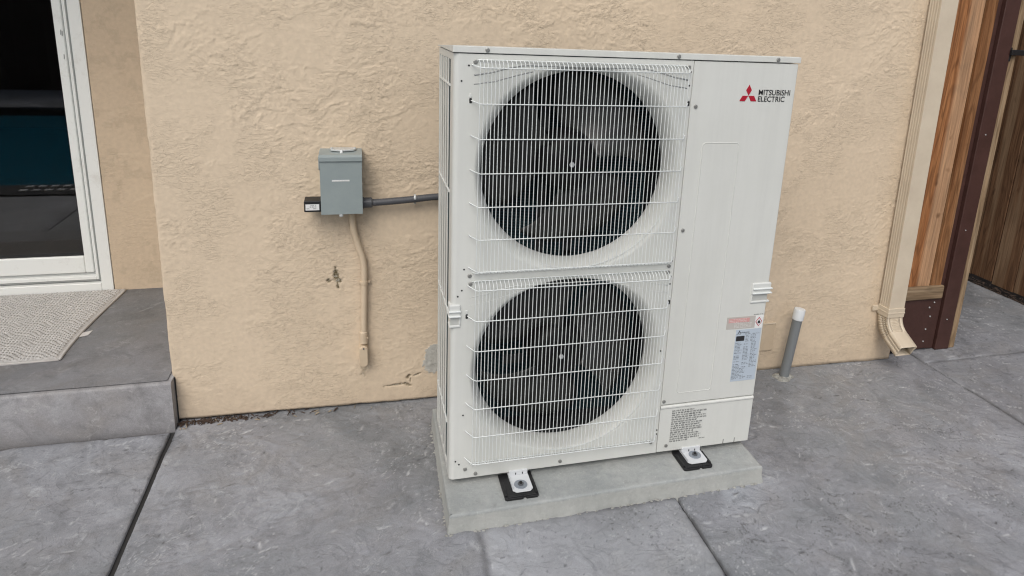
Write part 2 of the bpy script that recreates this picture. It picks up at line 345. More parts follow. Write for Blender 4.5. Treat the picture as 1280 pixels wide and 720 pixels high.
def slab(x0, x1, y0, y1, step, flat=False):
    e = .0048
    nx = max(2, int((x1-x0)/step)); ny = max(2, int((y1-y0)/step))
    xs = np.linspace(x0+e, x1-e, nx); ys = np.linspace(y0+e, y1-e, ny)
    xs = np.concatenate([[xs[0]], [xs[0]], [xs[0]+.004], xs[1:-1], [xs[-1]-.004], [xs[-1]], [xs[-1]]])
    ys = np.concatenate([[ys[0]], [ys[0]], [ys[0]+.004], ys[1:-1], [ys[-1]-.004], [ys[-1]], [ys[-1]]])
    X, Y = np.meshgrid(xs, ys, indexing='ij'); X = X.copy(); Y = Y.copy()
    wob = (N1.fbm(X*9, Y*9, 3)-.5)*.004
    wx = N1.fbm(X*3+5, Y*3, 3)-.5; wy_ = N2.fbm(X*3, Y*3+8, 3)-.5
    a = N2.fbm(X*5+wx*5+3, Y*5+wy_*5, 5, .55); b2 = N3.fbm(X*8+wx*6, Y*8-wy_*6+4, 5, .6)
    h = .0016*sst(.49, .505, a) + .0012*sst(.56, .572, b2) + .0008*sst(.40, .41, b2) + (N1.fbm(X*2, Y*2, 3)-.5)*.005 + (N3.fbm(X*40, Y*40, 3)-.5)*.0009
    Z = np.full_like(X, GZ) + h - .002
    lt = np.zeros_like(X); dk = np.zeros_like(X)
    rs = np.random.RandomState(int((x0+20)*100) % 9999)
    if step < .02:                                       # chisel scratches pressed into the concrete, some pale, some dark
        for _ in range(int((x1-x0)*(y1-y0)*110)):
            cx, cy = rs.uniform(x0, x1), rs.uniform(y0, y1); L = rs.uniform(.02, .10); an = rs.uniform(-.7, .9) + (PI/2 if rs.rand() < .25 else 0)
            m_ = (abs(X-cx) < .13) & (abs(Y-cy) < .13)
            if not m_.any(): continue
            xx, yy = X[m_]-cx, Y[m_]-cy; u_ = xx*math.cos(an)+yy*math.sin(an); q = -xx*math.sin(an)+yy*math.cos(an) + u_*u_*rs.uniform(-3, 3) + (N1.fbm((xx+cx)*30, (yy+cy)*30, 2)-.5)*.012
            f = np.exp(-(q/rs.uniform(.0022,.0045))**2)*sst(L/2, L*.1, abs(u_))*sst(.35, .6, N3.fbm((xx+cx)*70, (yy+cy)*70, 2)); Z[m_] -= f*rs.uniform(.0005, .003)
            if rs.rand() < .5: lt[m_] = np.maximum(lt[m_], f*rs.uniform(.25, .95))
            elif rs.rand() < .6: dk[m_] = np.maximum(dk[m_], f*rs.uniform(.3, .95))
        vein = abs(N2.fbm(X*11+wx*9, Y*14+wy_*9, 4, .6)-.5); vm = sst(.5, .62, N1.fbm(X*3.1+7, Y*3.7, 3))
        lt = np.maximum(lt, np.exp(-(vein/.006)**2)*vm*.6); Z -= np.exp(-(vein/.006)**2)*vm*.0012
        vein = abs(N3.fbm(X*9+wy_*9+4, Y*12+wx*9, 4, .6)-.5); vm = sst(.5, .62, N2.fbm(X*3.3+1, Y*3.1+5, 3))
        dk = np.maximum(dk, np.exp(-(vein/.006)**2)*vm*.6); Z -= np.exp(-(vein/.006)**2)*vm*.0012
        speck = N3.n(X*95, Y*95); sm = N2.fbm(X*4, Y*4, 2)
        dk = np.maximum(dk, sst(.93, .97, speck)*sst(.5, .62, sm)*.6)
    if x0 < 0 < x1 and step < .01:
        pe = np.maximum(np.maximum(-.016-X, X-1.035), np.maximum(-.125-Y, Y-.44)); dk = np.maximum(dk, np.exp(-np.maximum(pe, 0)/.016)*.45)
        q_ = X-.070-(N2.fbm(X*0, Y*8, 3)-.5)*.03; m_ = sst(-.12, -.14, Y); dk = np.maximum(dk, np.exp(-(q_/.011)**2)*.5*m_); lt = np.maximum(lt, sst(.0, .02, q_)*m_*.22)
    ed = np.minimum(np.minimum(X-xs[0], xs[-1]-X), np.minimum(Y-ys[0], ys[-1]-Y))
    dk = np.maximum(dk, np.exp(-ed/.010)*.55*sst(.3, .6, N2.fbm(X*6, Y*6, 3)))
    Z -= .003*np.exp(-ed/.005)
    for s_ in (np.s_[0,:], np.s_[-1,:], np.s_[:,0], np.s_[:,-1]): Z[s_] = GZ-.03
    if not flat:
        for s_ in (np.s_[:3,:], np.s_[-3:,:]): X[s_] += wob[s_]*.8
        for s_ in (np.s_[:,:3], np.s_[:,-3:]): Y[s_] += wob[s_]*.8
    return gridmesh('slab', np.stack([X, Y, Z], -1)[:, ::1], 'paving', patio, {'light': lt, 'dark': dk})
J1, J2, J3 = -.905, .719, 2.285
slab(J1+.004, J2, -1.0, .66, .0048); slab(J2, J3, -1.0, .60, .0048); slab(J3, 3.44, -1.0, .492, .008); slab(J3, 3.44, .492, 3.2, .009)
slab(-2.2, J1-.004, -1.0, .57, .0055)
for x0, x1 in ((J1, J2), (J2, J3), (J3, 3.44)): slab(x0, x1, -3.2, -1.0, .08); slab(x0, x1, -7.8, -3.2, .2)
slab(-1.74, J1, -7.8, -1.0, .1); slab(-9.5, -2.2, -.95, .57, .1); slab(-9.5, -1.75, -7.8, -5.8, .15)
# pool
pb = MB(); zb = -1.5
pb.quad((PX0,PY0,zb),(PX1,PY0,zb),(PX1,PY1,zb),(PX0,PY1,zb))
tag(MB().box(PX0+.01, PX1-.01, PY0+.01, PY1-.01, -1.6, -.17).build('pool_water', 'water'), kind='structure')
cop = MB()
for r_ in range(2):
    k = 0; x = PX0
    while x < PX1-.05:
        if not (-2.93 < x < -2.80): cop.box(x, x+.050, PY1+.07+r_*.12, PY1+.07+r_*.12+.045, GZ-.012, GZ+.020)
        x += .085
MB().box(PX0, PX1, PY1+.02, PY1+.33, GZ-.01, GZ+.012).build('coping_band', 'joint', patio)
ct = cop.build('coping_tile', 'tile', patio); ct['kind'] = 'stuff'
slab(-8.2, -1.75, -1.27, -.95, .05)
# step and tread
rz_ = .124
st = MB(); st.prismx([(.584,-.09),(.576,-.045),(.578,-.03),(.578,rz_-.010),(.581,rz_-.003),(.587,rz_),(1.6,rz_),(1.6,-.09)], -6, -.898)
step = tag(auto(st.build('step', 'riser'), 50), kind='structure')
MB().box(-.8975, -.8945, .622, .640, -.09, rz_-.006).build('joint_filler', 'joint', step)
nx = 220; X, Y = np.meshgrid(np.linspace(-2.6, -.912, nx), np.linspace(.592, 1.6, 130), indexing='ij')
lt = np.zeros_like(X); Zs = rz_+.0045+.0012*sst(.49,.51,N2.fbm(X*5,Y*5+3,5,.55))+(N1.fbm(X*2,Y*2,3)-.5)*.003
for _ in range(26):
    cx, cy = random.uniform(-1.5, -.93), random.uniform(.6, 1.45); L = random.uniform(.02, .09); an = random.uniform(-.9, .9)
    u_ = (X-cx)*math.cos(an)+(Y-cy)*math.sin(an); q = -(X-cx)*math.sin(an)+(Y-cy)*math.cos(an)+u_*u_*random.uniform(-3,3)
    f = np.exp(-(q/.004)**2)*sst(L/2, L/4, abs(u_)); lt = np.maximum(lt, f*random.uniform(.1, .45)); Zs -= f*.0015
gridmesh('tread', np.stack([X, Y, Zs], -1), 'tread', step, {'light': lt, 'dark': lt*0})

# ------------------------------------------------------------------ house
house = empty('house', (0, 3, 0), 'beige stucco house wall behind the heat pump with a recessed white patio door', 'house')
XL, XR = -.907, 2.14
dx = .0036; xs = np.concatenate([[XL]*6, np.arange(XL+.014, XR-.012, dx), [XR]*5]); zs = np.arange(-.05, 1.85, dx)
X, Z = np.meshgrid(xs, zs, indexing='ij'); X = X.copy(); Z = Z.copy()
wx = N1.fbm(X*7, Z*7, 3)-.5; wz = N2.fbm(X*7+9, Z*7, 3)-.5
a = N2.fbm(X*24+wx*3, Z*36+wz*4, 4, .72); b2 = N3.fbm(X*38+wx*3+5, Z*58+wz*4, 3, .7)
mask = sst(.42, .60, N1.fbm(X*4.3+3, Z*6.1+1, 4, .6)); mask = .28+.85*mask*(.45+.55*sst(.15, .9, Z))
rid = np.exp(-((a-.52)/.014)**2) ; rid2 = np.exp(-((b2-.5)/.018)**2)
h = mask*(.0011*sst(.530, .544, a) + .0010*sst(.578, .598, b2) + .0005*np.exp(-((a-.545)/.012)**2)) + (N1.fbm(X*2, Z*2, 2)-.5)*.005 + (N3.fbm(X*60, Z*60, 2)-.5)*.0004
dam = np.zeros_like(X); pat = np.zeros_like(X); jag = (N3.fbm(X*110, Z*110, 3)-.5)*.016
hx, hz = -.336, .462
dd = np.minimum.reduce([seg_d(X, Z, (hx, hz+.028), (hx+.002, hz+.006)) - .009, seg_d(X, Z, (hx-.026, hz-.002), (hx-.024, hz-.004)) - .006, seg_d(X, Z, (hx-.022, hz-.003), (hx+.006, hz)) - .002,
      seg_d(X, Z, (hx+.003, hz-.004), (hx+.007, hz-.03)) - .005, seg_d(X, Z, (hx+.012, hz-.008), (hx+.014, hz-.002)) - .006, seg_d(X, Z, (hx, hz+.03), (hx-.001, hz+.048)) - .001]) + jag*.5
k1 = sst(.0015, -.0015, dd); dam = np.maximum(dam, k1); h -= k1*.004
cr = np.minimum.reduce([seg_d(X, Z, (-.175, .012), (-.09, .019)) - .0025*sst(-.2, -.1, X)-.0008, seg_d(X, Z, (-.083, .045), (-.076, .052)) - .006, seg_d(X, Z, (-.085, .015), (-.076, .01)) - .005,
      seg_d(X, Z, (-.06, .05), (-.035, .057)) - .002, seg_d(X, Z, (-.072, .04), (-.07, .0)) - .001]) + jag*.35
k2 = sst(.0015, -.001, cr); dam = np.maximum(dam, k2*.8); h -= k2*.006
h += .0014*np.exp(-(seg_d(X, Z, (-.12, .062), (-.06, .088))/.004)**2)
k3 = sst(.002, -.002, np.minimum(seg_d(X, Z, (.02, .10), (.03, .14)) - .042, seg_d(X, Z, (.0, .155), (.03, .165)) - .010) + jag*1.6); pat = k3; h += k3*.0015
k4 = sst(.0, -.002, seg_d(X, Z, (-.246, .098), (-.243, .072)) - .008 + jag*1.6); dam = np.maximum(dam, k4*.35); h -= k4*.0015
Yw = wy(X) - h + .003
# rounded outer corners
for i, (ox, oy) in enumerate(((.0, .95), (.0, .07), (.0, .014), (.001, .007), (.004, .002), (.008, .0005))):
    jx = (N2.fbm(Z[i]*14, Z[i]*0+3, 3)-.5)*.006; X[i] = XL+ox+jx + .006*sst(.14, .09, Z[i]); Yw[i] = wy(XL)+oy - h[i]*0 + .003
for i, (ox, oy) in enumerate(((-.008, .0005), (-.004, .002), (-.001, .007), (0, .014), (0, .95))):
    X[i-5] = XR+ox; Yw[i-5] = wy(XR)+oy+.003
Z[:, 0] += (N1.fbm(X[:, 0]*12, X[:, 0]*0, 3)-.5)*.008 - .009*sst(.9, 1.5, X[:, 0]); Z[:, 1] = Z[:, 0]; Yw[:, 0] += .02
gridmesh('front_wall', np.stack([X, Yw, Z], -1), 'stucco', house, {'damage': dam, 'patch': pat})
MB().box(XL+.03, XR-.03, .635, .72, -.12, .3).build('foundation', 'foundation', house)
up = MB().box(XL, XR, wy(0), .9, 1.846, 2.75); up.build('upper_wall', 'stucco', house)
# the recessed wall beside the door
DY = 1.494
xs = np.arange(-1.329, -.55, .0045); zs = np.arange(rz_-.004, 1.9, .0045); X, Z = np.meshgrid(xs, zs, indexing='ij'); X = X.copy(); Z = Z.copy()
Z[:, 0] += (N1.fbm(X[:,0]*25, X[:,0]*0+2, 3)-.5)*.02
a = N2.fbm(X*9+4, Z*15+2, 5, .58); h = .0011*sst(.53, .56, a)*sst(.45, .6, N1.fbm(X*4, Z*3+7, 3)) + (N1.fbm(X*3+1, Z*3, 3)-.5)*.006
dm = sst(.66, .72, N3.fbm(X*18, Z*18, 3))*.12
gridmesh('recessed_wall', np.stack([X, DY-.024-h, Z], -1), 'stucco_smooth', house, {'damage': dm, 'patch': dm*0})
rw = MB(); rw.box(-1.329, -.55, DY-.024, DY+.2, 1.85, 2.75); rw.box(-3.35, -1.329, DY+.012, DY+.2, 2.23, 2.75); rw.box(-6, -3.35, DY+.012, DY+.2, rz_, 2.75)
rw.build('side_wall', 'stucco_smooth', house)
MB().box(XR-.2, XR-.002, .86, 6, -.1, 2.75).build('gable_wall', 'stucco_smooth', house)
rf = MB(); rf.prismx([(.25,2.74),(.25,2.86),(4,4.2),(8,2.86),(8,2.74)], -6.2, 2.5); rf.build('roof', 'roof', house)
rm = MB(); rm.quad((-4.5,DY+.25,.12),(-.6,DY+.25,.12),(-.6,6,.12),(-4.5,6,.12)); rm.quad((-4.5,6,.12),(-.6,6,.12),(-.6,6,2.6),(-4.5,6,2.6))
rm.quad((-4.5,DY+.2,.12),(-4.5,6,.12),(-4.5,6,2.6),(-4.5,DY+.2,2.6)); rm.quad((-.6,DY+.2,.12),(-.6,6,.12),(-.6,6,2.6),(-.6,DY+.2,2.6)); rm.quad((-4.5,DY+.2,2.6),(-.6,DY+.2,2.6),(-.6,6,2.6),(-4.5,6,2.6))
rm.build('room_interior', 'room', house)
door = empty('patio_door', (0, 0, 0)); door.parent = house; door.location = tuple(np.array([-1.4, DY, rz_])-WP['house']); WP[door.name] = np.array([-1.4, DY, rz_])
def ring(x0, x1, z0, z1, t_, y0, y1):     # rectangular frame, butted bars; t_ = (left, right, bottom, top)
    l, r, b, tp = t_
    return MB().box(x0, x0+l, y0, y1, z0, z1).box(x1-r, x1, y0, y1, z0, z1).box(x0+l, x1-r, y0, y1, z0, z0+b).box(x0+l, x1-r, y0, y1, z1-tp, z1)
F0, F1 = -3.34, -1.331
ring(F0, F1, .126, 2.22, (.05,.048,.044,.05), DY-.028, DY+.10).build('door_frame', 'vinyl', door, .0035)
ring(F0+.05, F1-.048, .175, 2.17, (.008,.010,.010,.01), DY-.008, DY+.09).build('frame_gasket', 'groove', door)
ring(F0+.058, F1-.058, .185, 2.16, (.011,.011,.016,.011), DY-.018, DY+.085).build('frame_stop', 'vinyl', door, .002)
ring(F0+.069, F1-.069, .201, 2.149, (.008,.009,.012,.01), DY+.004, DY+.07).build('sash_gasket', 'groove', door)
ring(F0+.077, F1-.078, .213, 2.139, (.04,.034,.079,.04), DY-.004, DY+.06).build('sash', 'vinyl', door, .006, seg=3)
ring(F0+.117, F1-.112, .292, 2.099, (.004,.004,.004,.004), DY+.008, DY+.05).build('glazing_bead', 'black', door)
MB().box(F0+.118, F1-.113, DY+.022, DY+.028, .293, 2.098).build('pane', 'glass', door)
for (sx, sz) in ((-1.421,1.26),(-1.416,1.255),(-1.42,1.16)):
    MB().tube([(sx, DY-.0050, sz),(sx+.002, DY-.0055, sz+.02)], .0018, 6).build('scuff_mark', 'groove', door)

# ------------------------------------------------------------------ concrete pad
pad = MB(); fl, fr, br, bl = (-.016,-.128), (1.033,-.110), (1.042,.43), (-.004,.445)
nxp, nyp = 220, 110; prof = [(-.004,-.064),(-.002,-.03),(0,-.012),(.003,-.004),(.008,0)]
us = np.linspace(0, 1, nxp); vs_ = np.linspace(0, 1, nyp)
def padpt(u_, v_): return ((1-u_)*(1-v_))[..., None]*np.array(fl) + (u_*(1-v_))[..., None]*np.array(fr) + (u_*v_)[..., None]*np.array(br) + ((1-u_)*v_)[..., None]*np.array(bl)
U, V_ = np.meshgrid(us, vs_, indexing='ij'); P2 = padpt(U, V_)
ins = np.array([-.006,-.002,.0,.003,.007]); zz = np.array([-.066,-.032,-.010,-.003,0])
# pad as concentric rows: side wall rings then a top grid
cor = [np.array(c) for c in (fl, fr, br, bl)]
bt = []
for k in range(4):
    a_, b_ = cor[k], cor[(k+1)%4]; n_ = int(np.linalg.norm(b_-a_)/.006); bt += [a_+(b_-a_)*i/n_ for i in range(n_)]
bt = np.array(bt); cen = bt.mean(0); nb = len(bt)
d1 = np.roll(bt, -1, 0)-np.roll(bt, 1, 0); nrm = np.stack([-d1[:,1], d1[:,0]], 1); nrm /= np.linalg.norm(nrm, axis=1)[:, None]
jag_ = (N1.fbm(bt[:,0]*30, bt[:,1]*30, 4)-.5); jag2 = (N2.fbm(bt[:,0]*12+4, bt[:,1]*12, 4)-.5)
rows = []
for i_, z_, jj in ((-.006,-.075,.018),(-.005,-.054,.010),(-.002,-.040,.004),(.0,-.024,.002),(.0,-.008,.003),(.001,-.0025,.003),(.004,-.0002,.001),(.010,.0,.0)):
    rows.append(np.concatenate([bt + nrm*(i_ + jj*jag_[:, None]), (np.full((nb,1), z_) + (jag2*.003*(1 if z_ < -.003 else 0))[:, None])], 1))
V = [tuple(p) for r_ in rows for p in r_]; F = []
for r_ in range(len(rows)-1):
    for k in range(nb): F.append((r_*nb+k, r_*nb+(k+1)%nb, (r_+1)*nb+(k+1)%nb, (r_+1)*nb+k))
tp = rows[-1]; base_r = len(rows)
for j in range(1, 24):
    f = 1-(j/24.)**1.0; q = cen + (tp[:, :2]-cen)*f
    z_ = ((N2.fbm(q[:,0]*11, q[:,1]*11, 4)-.5)*.003 + (N3.fbm(q[:,0]*60, q[:,1]*60, 3)-.5)*.0014)*min(1, j/2.)
    V += [(a_, b_, c_) for (a_, b_), c_ in zip(q, z_)]
    for k in range(nb): F.append(((base_r+j-2)*nb+k, (base_r+j-2)*nb+(k+1)%nb, (base_r+j-1)*nb+(k+1)%nb, (base_r+j-1)*nb+k))
V.append((cen[0], cen[1], 0)); kk = len(V)-1
for k in range(nb): F.append(((base_r+22)*nb+k, (base_r+22)*nb+(k+1)%nb, kk))
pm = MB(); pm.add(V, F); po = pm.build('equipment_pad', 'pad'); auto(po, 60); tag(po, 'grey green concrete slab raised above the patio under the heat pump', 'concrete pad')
mo = MB()
for k in range(0, nb):
    p = bt[k]
    if p[1] > .1 and p[0] > .1: continue
    if random.random() < .42:
        q = p - nrm[k]*random.uniform(.004, .010); s_ = random.uniform(.002, .0065); c = [q[0], q[1], GZ+random.uniform(-.002,.001)]
        pts = [(c[0]+s_*random.uniform(.7,1.5)*math.cos(a_), c[1]+s_*random.uniform(.6,1.2)*math.sin(a_), c[2]+(0 if j%2 else .001)) for j, a_ in enumerate(np.linspace(0, 2*PI, 7)[:-1])]
        mo.add(pts+[(c[0], c[1], c[2]+s_*.8)], [(i, (i+1)%6, 6) for i in range(6)])
mm = mo.build('mortar_crumbs', 'mortar', po); mm['kind'] = 'stuff'

# ------------------------------------------------------------------ heat pump
W, ZB, ZT = 1.041, .024, 1.338
hp = empty('heat_pump', (W/2, .165, 0), 'tall off white outdoor heat pump unit with two round fans behind wire grilles', 'heat pump')
XS, ZM, ZL = .692, .680, 1.3175
FC = ((.368, .995), (.366, .378)); RC = .281; RC0 = .004
def fan_panel():
    mb = MB()
    for ci, (x0, x1, z0, z1) in enumerate(((.016, XS, ZM, ZL), (.016, XS, ZB, ZM))):
        cx, cz = FC[ci]
        ang = set(np.linspace(-PI, PI, 121)[:-1].tolist())
        for a_ in [math.atan2(z-cz, x-cx) for x in (x0, x1) for z in (z0, z1)]:
            near = min(ang, key=lambda q: abs(q-a_)); ang.discard(near); ang.add(a_)
        ang = sorted(ang); n = len(ang)
        def rect(a_):
            c_, s_ = math.cos(a_), math.sin(a_)
            tx = ((x1-cx)/c_ if c_ > 0 else (x0-cx)/c_) if abs(c_) > 1e-9 else 1e9
            tz = ((z1-cz)/s_ if s_ > 0 else (z0-cz)/s_) if abs(s_) > 1e-9 else 1e9
            return min(tx, tz)
        def sup(a_, A, B, p): return 1/((abs(math.cos(a_))/A)**p + (abs(math.sin(a_))/B)**p)**(1/p)
        hb = min(z1-cz, cz-z0)-.010
        rings = []
        rings.append([(rect(a_), 0.) for a_ in ang])
        out = [sup(a_, .311, min(.303, hb), 2.25) for a_ in ang]
        rings.append([(r_, 0.) for r_ in out]); rings.append([(r_-.003, .0006) for r_ in out])
        for k in range(1, 9):
            ph = PI/2*k/8; rings.append([(RC + (r_-.003-RC)*(1-math.sin(ph)**1.3), .0006+.07*(1-math.cos(ph))) for r_ in out])
        rings.append([(RC+.002, .076) for _ in out]); rings.append([(RC+.018, .080) for _ in out])
        V = []; F = []
        for rg in rings:
            for a_, (r_, y_) in zip(ang, rg): V.append((cx+r_*math.cos(a_), y_, cz+r_*math.sin(a_)))
        for r_ in range(len(rings)-1):
            for k in range(n): F.append((r_*n+k, r_*n+(k+1)%n, (r_+1)*n+(k+1)%n, (r_+1)*n+k))
        mb.add(V, F)
    # rounded left edge, returning along the side, and the folded lower and upper lips
    R_ = .016; zs_ = (ZB, ZL)
    arc = [(R_-R_*math.sin(a_), R_-R_*math.cos(a_)) for a_ in np.linspace(0, PI/2, 9)] + [(0, .05)]
    mb.add([(x, y, z) for z in zs_ for x, y in arc], [(i, i+1, i+1+len(arc), i+len(arc)) for i in range(len(arc)-1)])
    mb.quad((R_,0,ZB),(XS,0,ZB),(XS,.03,ZB),(R_,.03,ZB)); mb.quad((XS,0,ZB),(XS,.02,ZB),(XS,.02,ZL),(XS,0,ZL))
    return mb
fp = fan_panel().build('fan_panel', 'ivory', hp); auto(fp, 40)
# stamped creases in the upper corners of each fan recess
for ci, (zt) in enumerate((1.288, .652)):
    for s_ in (1, -1):
        for dz, L, y_ in ((0, .13, .0), (.024, .16, .0)):
            x0 = .366 - s_*.312; pts = [(x0, .0005, zt-.026-dz), (x0+s_*L*.35, .0005, zt-.018-dz), (x0+s_*L*.75, .0005, zt-.004-dz*.8), (x0+s_*L, .0005, zt+.002-dz*.65)]
            if dz == 0 and s_ == 1: pts = pts + [(.366-s_*.17, .0005, zt+.003), (.53, .0005, zt+.003), (.548, .0005, zt+.002)]
            MB().tube(pts, (.0017 if dz else .0024)*(1, .6)[ci], 6).build('stamped_crease', ('crease', 'handle')[ci], hp, smooth=True)
sp = MB().box(XS+.0022, W-.001, 0, .02, .2005, ZL); sp.build('service_panel', 'ivory', hp, .003)
lo = MB(); lo.prismx([(.0,ZB),(.0,.186),(-.003,.189),(-.003,.194),(.001,.1975),(.02,.1975),(.02,ZB)], XS+.0022, W-.001); auto(lo.build('lower_panel', 'ivory', hp, .001), 30)
# raised frame line of the service cover
def loop(x0, x1, z0, z1, r, y, rad): P = rrect(x0, x1, z0, z1, r, 4); return MB().tube([(x, y, z) for x, z in P] + [(P[0][0], y, P[0][1])], rad, 6, False)
loop(.7475, .8700, .2405, 1.0765, .010, .0004, .0016).build('cover_bead', 'ivory', hp, smooth=True)
lid = MB(); lid.prismx([(-.0035,ZL+.0025),(-.0035,ZT-.001),(.012,ZT),(.02,ZT-.0005),(.334,ZT-.015),(.334,ZL+.0025)], -.0035, W+.0035); lid.build('lid', 'ivory', hp, .003, seg=2)
rs_ = MB(); rs_.box(W-.012, W, .021, .33, ZB, ZL); rs_.build('right_side_panel', 'ivory', hp, .002)
MB().box(.02, W-.012, .05, .325, ZB, ZB+.01).build('base_pan', 'cavity', hp)  # pan coloured dark to deepen the shade under the cabinet
# left side: vertical slats with cross bars over the coil
sf = MB().box(0, .004, .05, .062, ZB, ZL).box(0, .004, .316, .33, ZB, ZL).box(0, .004, .062, .316, ZL-.02, ZL).box(0, .004, .062, .316, ZB, ZB+.02)
sf.build('side_frame', 'ivory', hp, .001)
sl0 = MB().box(-.0005, .0025, .104, .128, ZB+.02, ZL-.02).build('side_slat', 'ivory', hp, .0008)
for k in range(1, 4): copy_to(sl0, hp, (0, .052*k, 0))
cb = MB().box(-.002, .003, .062, .316, .925, .931).build('side_cross_bar', 'wire', hp, .0012)
for dz in (-.37, -.74, .30): copy_to(cb, hp, (0, 0, dz))
MB().box(.0036, .0050, .06, .318, ZB+.01, ZL).build('side_coil', 'coil', hp)
MB().box(.03, .70, .285, .30, ZB+.01, ZL).build('rear_coil', 'coil', hp)
cav = MB(); cav.quad((.699,.02,ZB),(.699,.3,ZB),(.699,.3,ZL),(.699,.02,ZL)); cav.quad((.03,.1,ZM),(.69,.1,ZM),(.69,.13,ZM),(.03,.13,ZM)); cav.quad((.7,.33,ZB),(W,.33,ZB),(W,.33,ZL),(.7,.33,ZL))
cav.build('inner_partition', 'cavity', hp)
# fans
def blade(phase, cx, cz):
    nr, na = 12, 14; V = []; F = []
    for i in range(nr+1):
        r_ = .085 + (.268-.085)*i/nr; f = i/nr
        a0 = phase - .02 - .12*f**1.3 ; a1 = phase + 1.40 + .22*math.sin(f*2.4)
        for j in range(na+1):
            g_ = j/na; a_ = a0 + (a1-a0)*g_; sweep = .16*f*f
            y_ = .085 + .085*(g_-.5)*(1-.25*f)*1.0 + .012*math.sin(PI*g_) + .012*f
            rr = r_ * (1 - .05*(1-g_)**3*f)
            V.append((cx+rr*math.cos(a_-sweep), y_+.03, cz+rr*math.sin(a_-sweep)))
    for i in range(nr):
        for j in range(na): F.append((i*(na+1)+j, i*(na+1)+j+1, (i+1)*(na+1)+j+1, (i+1)*(na+1)+j))
    return MB().add(V, F)
for ci, (cx, cz) in enumerate(((.357, 1.004), (.357, .384))):
    fn = empty('fan', (0, 0, 0)); fn.parent = hp; WP[fn.name] = np.array([cx, .12, cz]); fn.location = tuple(WP[fn.name]-WP['heat_pump'])
    for b_ in range(3):
        o = blade(2*PI*b_/3 + (.22, -.55)[ci], cx, cz).build('fan_blade', 'fan', fn, smooth=True)
        sdm = o.modifiers.new('thick', 'SOLIDIFY'); sdm.thickness = .004
    prof = [(.0, .062), (.03, .063), (.065, .068), (.085, .080), (.092, .105), (.093, .17)]
    V = [(cx+r_*math.cos(a_), y_, cz+r_*math.sin(a_)) for r_, y_ in prof for a_ in np.linspace(0, 2*PI, 33)[:-1]]
    F = [(i*32+k, i*32+(k+1)%32, (i+1)*32+(k+1)%32, (i+1)*32+k) for i in range(len(prof)-1) for k in range(32)]
    MB().add(V, F).build('fan_hub', 'hub', fn, smooth=True)
    MB().tube([(cx, .052, cz), (cx, .048, cz)], .0085, 6).build('fan_nut', 'steel', fn, .001)
    mt = MB().box(cx-.06, cx-.035, .20, .22, cz-.33, cz+.30).box(cx+.035, cx+.06, .20, .22, cz-.33, cz+.30); mt.build('motor_bracket', 'cavity', fn)
    MB().tube([(cx, .17, cz), (cx, .26, cz)], .055, 20).build('fan_motor', 'cavity', fn)
    mp = MB().box(cx-.16, cx-.09, .17, .178, cz-.075, cz-.045); mp.build('motor_plate', 'steel' if False else 'cavity', fn)
for (cx, cz) in FC:      # white arc painting the highlight on each recess lip
    P = [(cx+.299*math.cos(a_), -.0006, cz+.293*math.sin(a_)) for a_ in np.linspace(-1.95, -.35, 40)]
    MB().tube(P, [.0002+.0011*min(1, i/8, (39-i)/8) for i in range(40)], 6).build('rim_highlight', 'wire', hp, smooth=True)
# wire grilles
R0 = .00128
def grille(zt, zb, zs_h, label):
    gr = empty('fan_grille', (0, 0, 0)); gr.parent = hp; WP[gr.name] = np.array([.366, -.015, (zt+zb)/2]); gr.location = tuple(WP[gr.name]-WP['heat_pump'])
    yf = -.030; xl, xr = .0655, .6655
    xs_ = [xl + .0104*i for i in range(6)]; mid = np.linspace(xl+.0104*6, xr-.0104*6, 41).tolist(); xs_ = xs_ + mid + [xr-.0104*i for i in range(5, -1, -1)]
    zt2, zb2 = zt+.019, zb-.014
    pts = [(xl, -.0035, zt2), (xl, -.012, zt2-.0005), (xl, -.024, zt2-.006), (xl, yf, zt2-.014), (xl, yf, zt-.004), (xl, yf, zb+.004), (xl, yf, zb2+.012), (xl, -.024, zb2+.005), (xl, -.012, zb2+.0005), (xl, -.0035, zb2)]
    v0 = MB().tube(pts, R0*.92, 6).build('wire', 'wire', gr, smooth=True)
    for x in xs_[1:]:
        dyy = 0
        copy_to(v0, gr, (x-xl, 0, 0))
    def hor(z, first=False):
        q = yf-.0033; return [(.0465, .002, z+.006), (.049, -.004, z+.005), (.0665, q+.004, z+.0005), (.073, q, z), (.662, q, z), (.667, q+.004, z+.0005), (.6825, -.004, z+.005), (.685, .002, z+.006)]
    h0 = MB().tube(hor(zs_h[0]), R0*1.15, 6).build('wire', 'wire', gr, smooth=True)
    for z in zs_h[1:]: copy_to(h0, gr, (0, 0, z-zs_h[0]))
    for z in (zt2, zb2):
        MB().tube([(.060, -.001, z-.003 if z > zt else z+.003), (.066, -.0052, z), (.665, -.0052, z), (.671, -.001, z-.003 if z > zt else z+.003)], R0*1.1, 6).build('wire', 'wire', gr, smooth=True)
    return gr
grille(1.284, .716, [1.284-.0947*k for k in range(7)], '')
grille(.659, .0915, [.659-.0946*k for k in range(7)], '')
